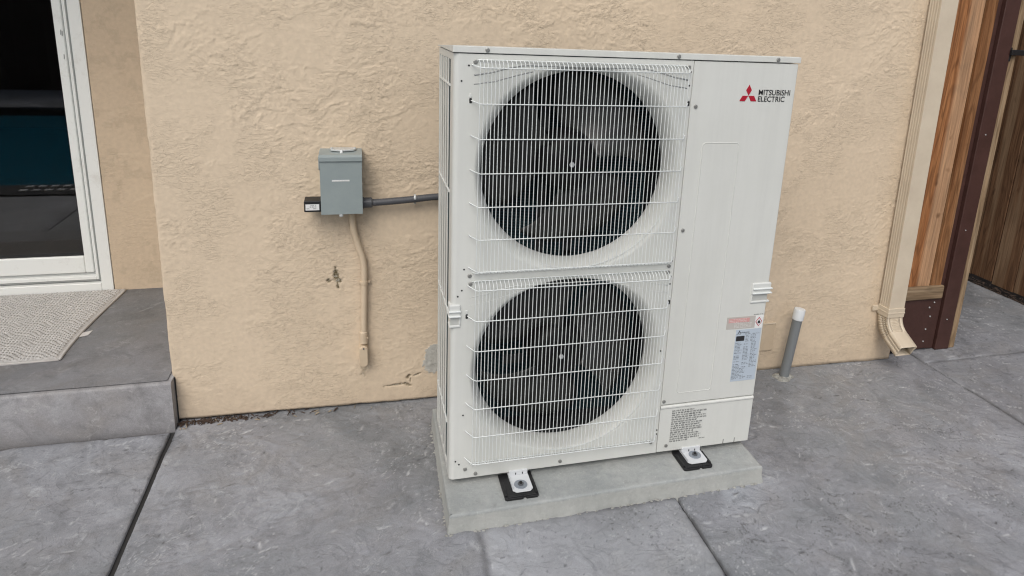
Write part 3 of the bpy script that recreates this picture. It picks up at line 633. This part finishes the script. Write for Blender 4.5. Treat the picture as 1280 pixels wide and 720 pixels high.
# screws and punched holes on the front
def screw(x, z, r=.0058, y=-.001):
    return MB().tube([(x, y+.002, z), (x, y-.0022, z), (x, y-.003, z)], [r, r, r*.7], 12).build('screw', 'screw', hp, smooth=False)
SC = [(.088,1.3285),(.641,1.3285),(.965,1.3285),(.7105,1.186),(.7095,.805),(.7035,.2145),(.727,.046),(.057,1.297),(.677,1.299),(.052,.694),(.674,.690),(.055,.669),(.674,.670),(.049,.056),(.082,.036),(.356,.040),(.670,.066)]
s0 = None
for i, (x, z) in enumerate(SC):
    y = -.0045 if z > 1.32 else -.001
    if s0 is None: s0 = screw(0, 0, y=0)
    c = s0 if i == 0 else copy_to(s0, hp, (0,0,0))
    c.location = tuple(np.array([x, y, z]) - WP['heat_pump'])
HO = [(.040,1.287),(.021,1.246),(.685,1.285),(.684,1.246),(.036,.714),(.0305,.650),(.019,.632),(.683,.706),(.684,.655),(.684,.630),(.040,.245),(.674,.40),(.030,.075),(.019,.087),(.688,.11),(.688,.095)]
h0 = MB().tube([(0, .0008, 0), (0, -.0006, 0)], .0026, 10).build('punched_hole', 'hole', hp)
for i, (x, z) in enumerate(HO):
    c = h0 if i == 0 else copy_to(h0, hp, (0,0,0)); c.location = tuple(np.array([x, -.0001, z]) - WP['heat_pump'])
for (x, z) in ((.0455,1.196),(.6865,1.196),(.0455,.570),(.6865,.570)):     # keyhole slots where a grille wire hooks in
    MB().prism(rrect(x-.003, x+.004, z-.009, z+.005, .002, 3), -.0006, .001).build('hook_slot', 'hole', hp)
    MB().prism(rrect(x-.0035, x+.0035, z+.006, z+.018, .003, 3), -.002, .001).build('hook_clip', 'handle', hp, .001)
for x in (.942, .985): MB().box(x, x+.0016, -.0008, .002, ZB, ZB+.018).build('edge_notch', 'hole', hp)
# hand grips at both edges
def grip(xa, xb, z0, z1, left):
    gp = empty('hand_grip', (0,0,0)); gp.parent = hp; WP[gp.name] = np.array([(xa+xb)/2, 0, (z0+z1)/2]); gp.location = tuple(WP[gp.name]-WP['heat_pump'])
    zr = z0 + (z1-z0)*.42
    yb = .03
    # plate around a hollow: lower cup, side cheek, top block
    MB().box(xa, xb, -.004, yb, z0, z0+.008).build('grip_lip', 'handle', gp, .003, seg=3)
    if left:
        MB().box(xb-.005, xb, -.004, .004, z0+.008, zr).build('grip_cheek', 'handle', gp, .0015)
        MB().prism([(xa+.004, z0+.008), (xb-.005, z0+.008), (xb-.005, zr), (xa+.004, zr)], -.0008, .001).build('grip_shade', MAT['gripshade'], gp)
    else:
        MB().box(xa, xa+.005, -.004, .004, z0+.008, zr).build('grip_cheek', 'handle', gp, .0015)
        MB().prism([(xa+.005, z0+.008), (W-.002, z0+.008), (W-.002, zr), (xa+.005, zr)], -.0008, .001).build('grip_shade', MAT['gripshade'], gp)
    MB().box(xa, xb, -.005, yb, zr, z1).build('grip_block', 'handle', gp, .004, seg=3)
    for k in range(2):
        z = zr + .004 + k*.0155; MB().box(xa-(.002 if left else -.003), xb+(.0 if left else .003), -.010, yb, z, z+.0045).build('grip_rib', 'wire', gp, .0018, seg=3)
MAT['gripshade'] = newmat('grip_shade_plastic', (.50,.51,.48), .5)  # darker ivory for a flat inset, shade of the hollow put into colour
grip(-.0055, .028, .536, .608, True); grip(.978, W+.007, .544, .614, False)

# ------------------------------------------------------------------ print and stickers
def text(s_, x, z, width, height, mat, name, parent, y=-.0012, bold=0.):
    cu = bpy.data.curves.new('t', 'FONT'); cu.body = s_; cu.size = 1; cu.offset = bold; cu.extrude = 0
    to = bpy.data.objects.new('t', cu); COL.objects.link(to); bpy.context.view_layer.update()
    dg = bpy.context.evaluated_depsgraph_get(); me = bpy.data.meshes.new_from_object(to.evaluated_get(dg)); bpy.data.objects.remove(to); bpy.data.curves.remove(cu)
    co = np.zeros(len(me.vertices)*3); me.vertices.foreach_get('co', co); co = co.reshape(-1, 3)
    mn, mx = co.min(0), co.max(0); out = np.zeros_like(co)
    out[:, 0] = (co[:, 0]-mn[0])/(mx[0]-mn[0])*width; out[:, 2] = (co[:, 1]-mn[1])/(mx[1]-mn[1])*height
    me.vertices.foreach_set('co', out.ravel()); me.update(); me.materials.clear(); me.materials.append(MAT[mat]); me.name = name
    o = bpy.data.objects.new(name, me); return link(o, parent, (x, y, z))
def diamonds(cx, z0, s_, mat, parent, y=-.001, name='three_diamond_mark'):
    h_ = s_*math.sqrt(3)/2; zc = z0+h_; g_ = s_*.035; mb = MB()
    for P in ([(cx, zc+g_), (cx+s_/2, zc+h_+g_), (cx, zc+2*h_+g_), (cx-s_/2, zc+h_+g_)],
              [(cx-g_, zc), (cx-s_/2-g_, z0), (cx-1.5*s_-g_, z0), (cx-s_-g_, zc)], [(cx+g_, zc), (cx+s_+g_, zc), (cx+1.5*s_+g_, z0), (cx+s_/2+g_, z0)]): mb.prism(P, y, y+.0008)
    return mb.build(name, mat, parent)
diamonds(.8810, 1.2035, .0187, 'red', hp)
text('MITSUBISHI', .9145, 1.2225, .108, .0165, 'ink', 'lettering', hp, bold=.012)
text('ELECTRIC', .9145, 1.2030, .0915, .0163, 'ink', 'lettering', hp, bold=.012)
def words(mb, x0, x1, z, h_, y, rs, full=1.):
    x = x0; end = x0 + (x1-x0)*full
    while x < end-.002:
        w_ = rs.uniform(.004, .013); w_ = min(w_, end-x); n = max(1, int(w_/.0017))
        for k in range(n):
            xx = x + k*w_/n; t_ = rs.randint(4); hh = h_*rs.uniform(.75, 1.)
            mb.box(xx, xx+.0006, y, y+.0003, z, z+hh)
            if t_ & 1: mb.box(xx+.0006, xx+.0012, y, y+.0003, z, z+h_*.28)
            if t_ & 2: mb.box(xx+.0006, xx+.0012, y, y+.0003, z+hh-h_*.28, z+hh)
        x += w_+.0022
rs = np.random.RandomState(3)
notice = MB()
for i, f_ in enumerate((.64,.98,.80,.95,.97,.70,.90,.83,.86,.88,.66,.80,.86,.82,.50)):
    words(notice, .738, .8705, .1725-i*.0082, .0058, -.0012, rs, f_)
words(notice, .846, .870, .058, .003, -.0012, rs)
notice.build('printed_notice', 'greyink', hp)
# warning strip and rating label
MB().prism([(.9015,.456),(1.006,.456),(1.006,.4985),(.9015,.4985)], -.0009, .0).build('warning_sticker', 'sticker_grey', hp)
MB().prism([(.908,.478),(.985,.478),(.985,.493),(.908,.493)], -.0013, -.0008).build('warning_band', 'pinkink', hp)
wt = MB()
for i in range(3): words(wt, .911, .982, .4885-i*.0052, .0022, -.0017, rs, .9)
wt.build('warning_print', 'whiteink', hp)
wt = MB()
for i in range(4): words(wt, .930, .998, .4735-i*.0048, .0022, -.0013, rs, .95)
wt.build('warning_print', 'whiteink', hp)
MB().prism([(1.0065,.453),(1.036,.453),(1.036,.497),(1.0065,.497)], -.0010, .0).build('hazard_sticker', 'whiteink', hp)
cx_, cz_, q = 1.0205, .476, .0165
MB().prism([(cx_, cz_-q), (cx_+q*.78, cz_), (cx_, cz_+q), (cx_-q*.78, cz_)], -.0014, -.0009).build('hazard_diamond', 'red', hp)
MB().prism([(cx_, cz_-q*.78), (cx_+q*.60, cz_), (cx_, cz_+q*.78), (cx_-q*.60, cz_)], -.0018, -.0013).build('hazard_field', 'whiteink', hp)
MB().prism([(cx_-.0045, cz_-.0055), (cx_+.0045, cz_-.0055), (cx_+.005, cz_), (cx_+.0022, cz_+.0035), (cx_+.0005, cz_+.008), (cx_-.003, cz_+.003), (cx_-.005, cz_)], -.0022, -.0017).build('flame_mark', 'ink', hp)
wt = MB(); words(wt, 1.0, 1.034, .5015, .0032, -.0012, rs); wt.build('label_code', 'greyink', hp)
MB().prism([(.9405,.262),(1.0335,.262),(1.0335,.4515),(.9405,.4515)], -.0009, .0).build('rating_label', 'sticker', hp)
diamonds(.953, .4385, .0042, 'ink', hp, -.0013, 'label_mark'); text('MITSUBISHI ELECTRIC', .9605, .4385, .030, .0042, 'ink', 'label_lettering', hp, -.0013, .01)
MB().prism(rrect(.943, .974, .4105, .4285, .002, 3), -.0013, -.0008).build('label_black_box', 'ink', hp)
wt = MB()
for i in range(32):
    z = .4335 - i*.00525
    if z < .264: break
    if .407 < z < .431: words(wt, .979, .991, z, .0028, -.0013, rs, 1); words(wt, .997, 1.020, z, .0028, -.0013, rs, rs.uniform(.6, 1)); continue
    if z < .31 and z > .278: words(wt, .943, 1.000, z, .0026, -.0013, rs, rs.uniform(.5, .9)); continue
    for a_, b_ in ((.943, .972), (.975, 1.0), (1.003, 1.031)):
        if rs.rand() < .86: words(wt, a_, b_, z, .0027, -.0013, rs, rs.uniform(.55, 1.))
wt.build('label_print', 'greyink', hp)
# mounting feet
def foot(x0, x1, yf, rx0, rx1, ry, wx_, wy_2):
    ft = empty('mounting_foot', (0,0,0)); ft.parent = hp; WP[ft.name] = np.array([(x0+x1)/2, yf/2, 0.]); ft.location = tuple(WP[ft.name]-WP['heat_pump'])
    c = .010
    pl = MB(); pl.prismz([(x0, .12), (x0, yf+c), (x0+c, yf), (x1-c, yf), (x1, yf+c), (x1, .12)], .010, .0135); pl.build('foot_plate', 'white', ft, .0012)
    xm = (x0+x1)/2
    ru = MB(); ru.prismz([(rx0, .015), (rx0, ry+.005), (rx0+.006, ry), (xm-.005, ry), (xm-.003, ry+.006), (xm+.003, ry+.006), (xm+.005, ry), (rx1-.006, ry), (rx1, ry+.005), (rx1, .015)], .0, .0095); ru.build('rubber_pad', 'black', ft, .002)
    for xx in (rx0+.001, rx1-.0085): MB().box(xx, xx+.0075, ry+.012, ry+.075, .0095, .014).build('rubber_rim', 'black', ft, .002)
    MB().box(rx0+.01, xm-.006, ry+.002, ry+.009, .0095, .0135).build('rubber_rim', 'black', ft, .002)
    MB().box(xm+.006, rx1-.01, ry+.002, ry+.009, .0095, .0135).build('rubber_rim', 'black', ft, .002)
    web = MB(); web.box(x0+.002, x1-.002, -.006, .012, .0135, ZB+.006); web.build('foot_web', 'white', ft, .001)
    sb_ = MB().box(x0, x0+.002, yf+.012, -.0, .0135, .020); sb_.build('foot_flange', 'white', ft)
    for dx_ in (-.010, .012): MB().box(xm+dx_, xm+dx_+.003, -.0068, -.004, .0165, .0235).build('web_slot', 'hole', ft)
    MB().tube([(wx_, wy_2, .0135), (wx_, wy_2, .0160)], .0205, 28).build('washer', 'washer', ft, .0005)
    MB().tube([(wx_, wy_2, .0160), (wx_, wy_2, .0195)], .0100, 6).build('bolt_head', 'fitting', ft, .001)
    MB().tube([(wx_, wy_2, .0195), (wx_, wy_2, .0240)], .0046, 12).build('bolt_stud', 'hole', ft)
foot(.186, .2500, -.083, .157, .2625, -.103, .2155, -.052)
foot(.784, .8560, -.066, .759, .8630, -.084, .8245, -.026)

# ------------------------------------------------------------------ electrical disconnect box, block, conduits
by = wy(-.3)
eb = empty('disconnect_box', (-.304, by, .735), 'grey metal electrical disconnect box mounted on the stucco wall', 'electrical box')
MB().box(-.371, -.239, .532, by+.004, .742, .932).build('box_body', 'box', eb, .002)
cv = MB().prismx([(.519,.736),(.519,.922),(.524,.9225),(.524,.7375),(.540,.7375),(.540,.736)], -.373, -.2365); cv.build('box_cover', 'box', eb, .0012)
hd = MB().prismx([(.514,.921),(.514,.9365),(.522,.943),(by+.004,.948),(by+.004,.944),(.524,.938),(.519,.934),(.519,.921)], -.3745, -.235); hd.build('box_hood', 'box', eb, .0015)
for x in (-.3765, -.2385): MB().prismx([(.521,.922),(.521,.895),(.535,.888),(by,.888),(by,.941),(.524,.936)], x, x+.003).build('hood_cheek', 'box', eb, .0005)
MB().box(-.335, -.278, .5183, .519, .852, .857).build('cover_label', 'whiteink', eb)
wt = MB(); words(wt, -.333, -.280, .8528, .0033, .518, rs, .98); MAT['paleink'] = newmat('pale_grey_print', (.55,.57,.57), .5); wt.build('cover_label_print', 'paleink', eb)
hub = MB(); hub.prismz([(-.341,.585),(-.338,.566),(-.318,.556),(-.302,.552),(-.285,.556),(-.262,.562),(-.254,.575),(-.254,.602),(-.341,.602)], .9475, .9535); hub.build('hub_plate', 'steel', eb, .0015)
MB().tube([(-.302,.556,.9515),(-.302,.5515,.9475),(-.302,.550,.941)], .006, 8).build('hub_tab', 'steel', eb, .001)
for x in (-.334, -.259): MB().tube([(x,.577,.9535),(x,.577,.9575)], .0038, 8).build('hub_screw', 'steel', eb)
MB().box(-.3145, -.3015, .5205, .523, .727, .738).build('cover_hasp', 'steel', eb, .001)
MB().tube([(-.308,.5205,.7325),(-.308,.5165,.7325)], .0042, 10).build('hasp_screw', 'steel', eb, .0008)
sk = empty('surge_block', (-.403, by, .745), 'small black plastic block with a white sticker at the left side of the grey box', 'surge protector')
MB().box(-.4275, -.372, .519, .583, .7465, .7855).build('block_body', 'black', sk, .003)
MB().prism([(-.4225,.7535),(-.3785,.7535),(-.3785,.7745),(-.4225,.7745)], .5180, .5191).build('block_sticker', 'whiteink', sk)
wt = MB()
for z, a_, b_ in ((.7685,-.407,-.385),(.7635,-.409,-.388),(.758,-.419,-.410),(.7578,-.398,-.384)): words(wt, a_, b_, z, .0035, .5174, rs)
wt.build('sticker_print', 'greyink', sk)
cn = empty('electrical_conduit', (-.1, by, .765), 'dark grey flexible conduit running from the grey box to behind the heat pump', 'conduit')
cy = .572
MB().tube([(-.2385,cy,.7605),(-.232,cy,.7605),(-.2315,cy,.7605),(-.207,cy,.7612),(-.203,cy,.7613)], [.0205,.0205,.0185,.0185,.0150], 20).build('conduit_connector', 'fitting', cn, smooth=False)
P = [(-.204,cy,.7612)]; 
for i in range(1, 60):
    x = -.204 + i*.0095; P.append((x, cy+.004*math.sin(x*9), .7612 + .014*sst(-.2,.02,np.array(x)) + .001*math.sin(x*30)))
P2_ = []; R2_ = []
for i in range(len(P)-1):
    for k in range(4):
        f = k/4; P2_.append(tuple(np.array(P[i])*(1-f)+np.array(P[i+1])*f)); R2_.append(.0122 + (.0003 if k < 2 else 0))
MB().tube(P2_, R2_, 16).build('conduit_hose', 'conduit', cn, smooth=True)
MB().tube([(-.060,cy,.7732),(-.0595,cy,.7732),(-.0525,cy,.7734),(-.052,cy,.7734)], [.0128,.0142,.0142,.0128], 18).build('conduit_strap', 'steel', cn, smooth=True)
MB().box(-.0595, -.0525, cy-.002, cy+.026, .752, .762).build('strap_ear', 'steel', cn, .001); MB().tube([(-.056,cy-.002,.7565),(-.056,cy-.005,.7565)], .0035, 8).build('strap_screw', 'screw', cn)
pp = empty('beige_pipe', (-.245, by, .1), 'beige painted conduit pipe bending down the wall from the box to a small oval fitting', 'pipe')
y_ = .590
pts = [(-.272,y_-.008,.745),(-.272,y_-.008,.70),(-.270,y_-.006,.665),(-.262,y_-.002,.625),(-.250,y_,.580),(-.2405,y_,.545),(-.2365,y_,.51),(-.2375,y_,.45),(-.240,y_,.35),(-.2435,y_,.215)]
pf = []
for i in range(len(pts)-1):
    p0, p1, p2, p3 = [np.array(pts[max(0,min(len(pts)-1,j))]) for j in (i-1,i,i+1,i+2)]
    for k in range(5):
        f = k/5; pf.append(.5*((2*p1)+(-p0+p2)*f+(2*p0-5*p1+4*p2-p3)*f*f+(-p0+3*p1-3*p2+p3)*f**3))
pf.append(np.array(pts[-1]))
MB().tube(pf, .0115, 14).build('pipe_run', 'beige', pp, smooth=True)
MB().tube([(-.2378,y_,.447),(-.2378,y_,.461)], .0132, 14).build('pipe_strap', 'beige', pp, .001); MB().box(-.257,-.216,y_+.004,y_+.012,.449,.459).build('strap_ear', 'beige', pp, .001)
MB().tube([(-.2432,y_,.262),(-.2432,y_,.258),(-.2436,y_,.225),(-.2436,y_,.215)], [.0118,.0145,.0145,.0155], 14).build('pipe_coupling', 'beige', pp)
MB().tube([(-.230,y_-.012,.240),(-.230,y_-.016,.240)], .003, 8).build('coupling_screw', 'beige', pp)
ov = MB(); ov.prism(rrect(-.262,-.2285,.124,.208,.0155,6), y_-.020, y_+.022); ov.build('oval_fitting', 'beige', pp, .003, seg=3)
MB().prism(rrect(-.2595,-.231,.127,.205,.0135,6), y_-.023, y_-.0205).build('fitting_cover', 'beige', pp, .001)
MB().tube([(-.245,y_-.023,.201),(-.245,y_-.0255,.201)], .003, 8).build('cover_screw', 'fitting', pp)
# flush cover plate low on the wall, right of the heat pump
cp = empty('wall_plate', (1.466, wy(1.46), .04), 'beige painted rectangular cover plate low on the wall between heat pump and grey pipe stub', 'cover plate')
MB().box(1.425, 1.500, wy(1.46)-.006, wy(1.46)+.004, .040, .167).build('plate_face', 'beige', cp, .0025)
MB().box(1.420, 1.502, wy(1.46)-.009, wy(1.46)+.004, .1675, .171).build('plate_lip', 'spout', cp, .001)
# PVC stub
pv = empty('pipe_stub', (1.525, .49, GZ), 'short grey PVC pipe with a white cap rising out of the patio, leaning right', 'pipe stub')
a0, a1 = np.array([1.524,.490,-.08]), np.array([1.5605,.492,.262])
MB().tube([a0, a0+(a1-a0)*.5, a0+(a1-a0)*.88], .0205, 24).build('stub_pipe', 'pvc', pv, smooth=False)
c0, c1 = a0+(a1-a0)*.86, a1
MB().tube([c0, c0+(c1-c0)*.02, c0+(c1-c0)*.93, c1, c1+(c1-c0)*.02], [.0225,.0238,.0238,.0225,.019], 24).build('stub_cap', 'cap', pv, smooth=False)
auto(bpy.data.objects['stub_pipe'], 40); auto(bpy.data.objects['stub_cap'], 40)
mr = MB(); V = []; F = []
for j, (r_, z_) in enumerate(((.045,-.060),(.036,-.052),(.027,-.049),(.021,-.046))):
    for k in range(20):
        a_ = 2*PI*k/20; rr = r_*(1+.35*math.sin(3*a_+1)*(j < 3)*.5+random.uniform(-.1,.1)*(j<3)); V.append((1.525+rr*math.cos(a_), .489+rr*.75*math.sin(a_), z_+random.uniform(-.001,.001)))
F = [(j*20+k, j*20+(k+1)%20, (j+1)*20+(k+1)%20, (j+1)*20+k) for j in range(3) for k in range(20)]
mr.add(V, F); mr.build('mortar_collar', 'mortar', pv)

# ------------------------------------------------------------------ downspout
ds = empty('downspout', (2.04, .52, 0), 'beige ribbed metal downspout at the right corner of the stucco wall', 'downspout')
def xo(z): return 2.0205 - .0160*z
def dprof(w_=.082, yf=.482, yb=.541):      # outline seen from above: plain front, ribbed sides
    P = [(0, yf), (w_, yf)]
    for k in range(4): y0 = yf+.008+k*.013; P += [(w_, y0), (w_-.003, y0+.002), (w_-.003, y0+.006), (w_, y0+.008)]
    P += [(w_, yb), (0, yb)]
    for k in range(3, -1, -1): y0 = yf+.008+k*.013; P += [(0, y0+.008), (.004, y0+.006), (.004, y0+.002), (0, y0)]
    return P
D = dprof(); n = len(D); V = [(x+xo(z), y, z) for z in (.20, 2.74) for x, y in D]
auto(MB().add(V, [(i, (i+1)%n, (i+1)%n+n, i+n) for i in range(n)]).build('spout_pipe', 'spout', ds), 25)
D2 = dprof(.088, .478, .546)
def band(z0, z1, off):
    V = [(x+xo(z)-.003, y, z) for z in (z0, z1) for x, y in ((0,.478),(.088,.478),(.088,.546),(0,.546))]
    return MB().add(V, [(i, (i+1)%4, (i+1)%4+4, i+4) for i in range(4)]+[(0,1,2,3),(4,5,6,7)])
band(.188, .232, 0).build('spout_band', 'spout', ds, .002)
V = [(x+xo(z)-.0045, y, z) for z in (.206, .214) for x, y in ((0,.4765),(.091,.4765),(.091,.548),(0,.548))]
MB().add(V, [(i, (i+1)%4, (i+1)%4+4, i+4) for i in range(4)]+[(0,1,2,3),(4,5,6,7)]).build('band_rib', 'spout', ds, .002)
MB().box(1.988, 2.020, wy(2)-.008, wy(2)+.002, .198, .224).build('strap_tab', 'spout', ds, .002)
# elbow kicking forward
path = []; nst = 34
for i in range(nst+1):
    f = i/nst
    if f < .72: a_ = f/.72*math.radians(62); Rr = .105; path.append((.512 - Rr*(1-math.cos(a_)), .196 - Rr*math.sin(a_), a_, f))
    else:
        a_ = math.radians(62); l_ = (f-.72)/.28*.075; path.append((.512 - .105*(1-math.cos(a_)) - l_*math.sin(a_), .196 - .105*math.sin(a_) - l_*math.cos(a_), a_, f))
V = []; xb = xo(.2); CS = []
for (yy, zz_, a_, f) in path:
    i_ = path.index((yy, zz_, a_, f)); cr_ = (.0048 if i_ % 2 else -.0) if .06 < f < .66 else 0
    d_ = .030; wv_ = .082; xin = .001
    ring_ = [(xin, -d_), (wv_*.18, -d_+.0025), (wv_*.3, -d_+cr_), (wv_*.5, -d_+cr_+.001), (wv_*.7, -d_+cr_), (wv_*.82, -d_+.0025), (wv_-xin, -d_), (wv_-cr_, -d_*.5), (wv_-cr_-.003, 0), (wv_-cr_, d_*.5), (wv_-xin, d_), (xin, d_), (cr_, d_*.5), (cr_+.004, d_*.2), (cr_, 0), (cr_+.004, -d_*.3), (cr_, -d_*.6)]
    for x, q_ in ring_:
        V.append((xb+x, yy + q_*math.cos(a_), zz_ - q_*math.sin(a_)*1.0))
n = len(ring_); F = [(i*n+k, i*n+(k+1)%n, (i+1)*n+(k+1)%n, (i+1)*n+k) for i in range(nst) for k in range(n)]
el = MB().add(V, F).build('spout_elbow', 'spout', ds); auto(el, 30)
yy, zz_, a_, f = path[-5]
MB().add([(xb+.004, yy-.027*math.cos(a_), zz_+.027*math.sin(a_)), (xb+.078, yy-.027*math.cos(a_), zz_+.027*math.sin(a_)), (xb+.078, yy+.027*math.cos(a_), zz_-.027*math.sin(a_)), (xb+.004, yy+.027*math.cos(a_), zz_-.027*math.sin(a_))], [(0,1,2,3)]).build('dark_plug', 'leafbit', ds)  # dark sheet added for the shade inside the elbow, in litter colour
s2 = el.modifiers.new('thick', 'SOLIDIFY'); s2.thickness = .0012; s2.offset = 1

# ------------------------------------------------------------------ fence return and post right of the downspout
fp_ = empty('fence_panel', (2.27, .6, GZ), 'redwood fence panel with maroon kickboard between the downspout and the post', 'fence')
def plank(x0, x1, y0, y1, z0, z1, mat, name, parent, bev=.003): return MB().box(x0, x1, y0, y1, z0, z1).build(name, mat, parent, bev)
plank(2.10, 2.343, .602, .622, .21, 2.1, 'redwood', 'board', fp_)
plank(2.346, 2.399, .590, .622, .21, 2.1, 'batten', 'board', fp_)
plank(2.10, 2.414, .580, .600, .212, .280, 'trimwood', 'trim_board', fp_, .008)
plank(2.10, 2.428, .596, .622, -.052, .209, 'maroon', 'kickboard', fp_)
for x, z in ((2.362,.165),(2.376,.118),(2.364,.052),(2.364,-.012),(2.385,.19)): MB().tube([(x,.596,z),(x,.5935,z)], .0038, 8).build('nail_head', 'steel', fp_)
pst = empty('gate_post', (2.48, .62, GZ), 'maroon painted gate post with a bare wood edge strip at its right', 'post')
plank(2.400, 2.434, .604, .68, GZ, 2.1, 'maroon', 'post_rebate', pst); plank(2.4345, 2.5165, .585, .68, GZ, 2.1, 'maroon', 'post_face', pst, .004)
plank(2.5172, 2.5565, .592, .69, GZ, 2.1, 'paleboard', 'edge_strip', pst)
for z in (1.0, .55, .1): MB().tube([(2.47,.585,z),(2.47,.583,z)], .003, 8).build('nail_head', 'steel', pst)
lt2 = empty('gate_latch', (2.56, .58, 1.37), 'black metal latch bar sticking out to the right of the maroon post', 'latch')
MB().box(2.507, 2.76, .572, .584, 1.352, 1.376).build('latch_bar', 'black', lt2, .002); MB().box(2.509, 2.522, .5845, .600, 1.325, 1.385).build('latch_keeper', 'black', lt2, .002)
# side yard fence
bf = empty('side_fence', (3.53, 2.2, GZ), 'tall dark weathered board fence along the far side of the side yard', 'fence')
b0 = MB().box(3.52, 3.54, -.06, .082, -.05, 2.0).build('board', 'oldwood', bf, .003)
for k in range(1, 46): 
    c = copy_to(b0, bf, (random.uniform(-.004, .004), -1.0+k*.145, random.uniform(-.01, .01))); c.rotation_euler.x = random.uniform(-.004, .004)
b0.location = tuple(np.array(b0.location) + np.array([0, -1., 0]))
MB().box(3.545, 3.585, -1, 5.8, .3, .39).build('rail', 'oldwood', bf); MB().box(3.545, 3.585, -1, 5.8, 1.5, 1.59).build('rail', 'oldwood', bf)

# ------------------------------------------------------------------ door mat
mt = empty('door_mat', (-2.0, 1.13, rz_), 'pale grey ribbed cotton mat with a cloth tag in front of the patio door', 'mat')
mx0, mx1, my0, my1 = -2.30, -1.315, .805, 1.463; z0 = rz_+.006
st_ = .0028; X, Y = np.meshgrid(np.arange(mx0, mx1, st_), np.arange(my0, my1, st_), indexing='ij'); 
# cords laid in zigzag rows
zig = X*.55 + .006*np.sin(X*60)+.004*np.sin(Y*70); u_ = (Y + zig)/.0175; rowi = np.floor(u_); fr_ = u_-rowi
bead = abs(np.sin((X - Y*.3 + rowi*.0057)/.0135*PI)); hh = np.sqrt(np.clip(1-(2*fr_-1)**2, 0, 1))*(.35+.65*bead**.7)
ed = np.minimum(np.minimum(X-mx0, mx1-X), np.minimum(Y-my0, my1-Y)); hem = sst(.016, .012, ed)
Hm = hh*.0120*(1-hem) + hem*.0035 + (N1.fbm(X*5, Y*5, 3)-.5)*.006
Zm = z0 + .003 + Hm; Zm[ed < .001] = z0-.003
Xc = X.copy(); Yc = Y.copy(); side = sst(mx1-.25, mx1, X)
Xc += side*( .030*sst(my0+.02, my1, Y) - .012*np.sin((Y-my0)/(my1-my0)*PI)); Yc += (N2.fbm(X*2.5, Y*0+1, 2)-.5)*.012*sst(my1, my0, Y)
gridmesh('mat_pile', np.stack([Xc, Yc, Zm], -1), 'mat', mt)
def edge_pts(y): 
    f_ = float(sst(my0+.02, my1, np.array(y))); return mx1 + .030*f_ - .012*math.sin((y-my0)/(my1-my0)*PI)
pts = [(edge_pts(y)+.001, y, z0+.003) for y in np.linspace(my0+.002, my1-.002, 30)]
MB().tube(pts, .0050, 8).build('mat_hem', 'hem', mt, smooth=True)
MB().tube([(x, my0-.001, z0+.002) for x in np.linspace(mx0, mx1, 20)], .0032, 8).build('mat_hem', 'hem', mt, smooth=True)
MB().add([(-1.318,.985,z0+.002),(-1.318,1.025,z0+.002),(-1.284,1.045,z0+.0005),(-1.287,1.003,z0+.0005),(-1.318,.985,z0+.003),(-1.318,1.025,z0+.003),(-1.284,1.045,z0+.0018),(-1.287,1.003,z0+.0018)],
   [(0,1,2,3),(4,5,6,7),(0,1,5,4),(1,2,6,5),(2,3,7,6),(3,0,4,7)]).build('cloth_tag', 'tag', mt)

# ------------------------------------------------------------------ litter
def litter(n, fn, mat, name, label, smin, smax):
    mb = MB()
    for _ in range(n):
        x, y, z = fn(); a_ = random.uniform(0, PI); L = random.uniform(smin, smax); w_ = random.uniform(.0008, .003); c_, s_ = math.cos(a_), math.sin(a_)
        zt = random.uniform(0, .006)
        V = [(x-c_*L-s_*w_, y-s_*L+c_*w_, z), (x-c_*L+s_*w_, y-s_*L-c_*w_, z+.001), (x+c_*L+s_*w_, y+s_*L-c_*w_, z+zt), (x+c_*L-s_*w_, y+s_*L+c_*w_, z+zt+.001), (x, y, z+.003+zt)]
        mb.add(V, [(0,1,4),(1,2,4),(2,3,4),(3,0,4)])
    o = mb.build(name, mat); tag(o, label, 'litter', kind='stuff'); return o
litter(120, lambda: (-.89+abs(random.gauss(0, .16)), .606+random.uniform(-.012, .014), GZ+.001), 'leafbit', 'leaf_litter', 'dark brown needles and leaf bits caught along the foot of the wall', .003, .014)
litter(14, lambda: (random.uniform(-.88, -.2), .600+random.uniform(-.03, .012), GZ+.001), 'twig', 'pale_litter', 'pale dry bits scattered along the foot of the wall', .003, .010)
litter(900, lambda: (random.uniform(3.42, 3.53), random.uniform(.2, 3), -.09+random.uniform(0, .03)), 'leafbit', 'leaf_litter', 'dark leaf litter in the soil strip under the side fence', .005, .02)

# ------------------------------------------------------------------ behind the camera, seen only as a reflection in the door glass
yf = empty('garden_fence', (-4, -7.95, GZ), 'dark wooden garden fence beyond the swimming pool', 'fence')
g0 = MB().box(-12, -11.86, -7.96, -7.94, -.1, 1.9).build('board', 'darkwood', yf)
for k in range(1, 112): copy_to(g0, yf, (k*.145, 0, random.uniform(-.01, .01)))
hg = MB(); 
for _ in range(9000):
    x, y, z = random.uniform(-12, 5), random.uniform(-9.6, -8.3), random.uniform(.2, 3.4+.4*math.sin(_)); s_ = random.uniform(.05, .11)
    a_ = np.array([random.uniform(-1,1) for _k in range(3)])*s_; b_ = np.array([random.uniform(-1,1) for _k in range(3)])*s_; p = np.array([x,y,z])
    hg.add([p-a_, p-b_*.6, p+a_, p+b_*.6], [(0,1,2,3)])
tag(hg.build('hedge', 'hedge'), 'dense dark green hedge behind the garden fence', 'hedge', kind='stuff')
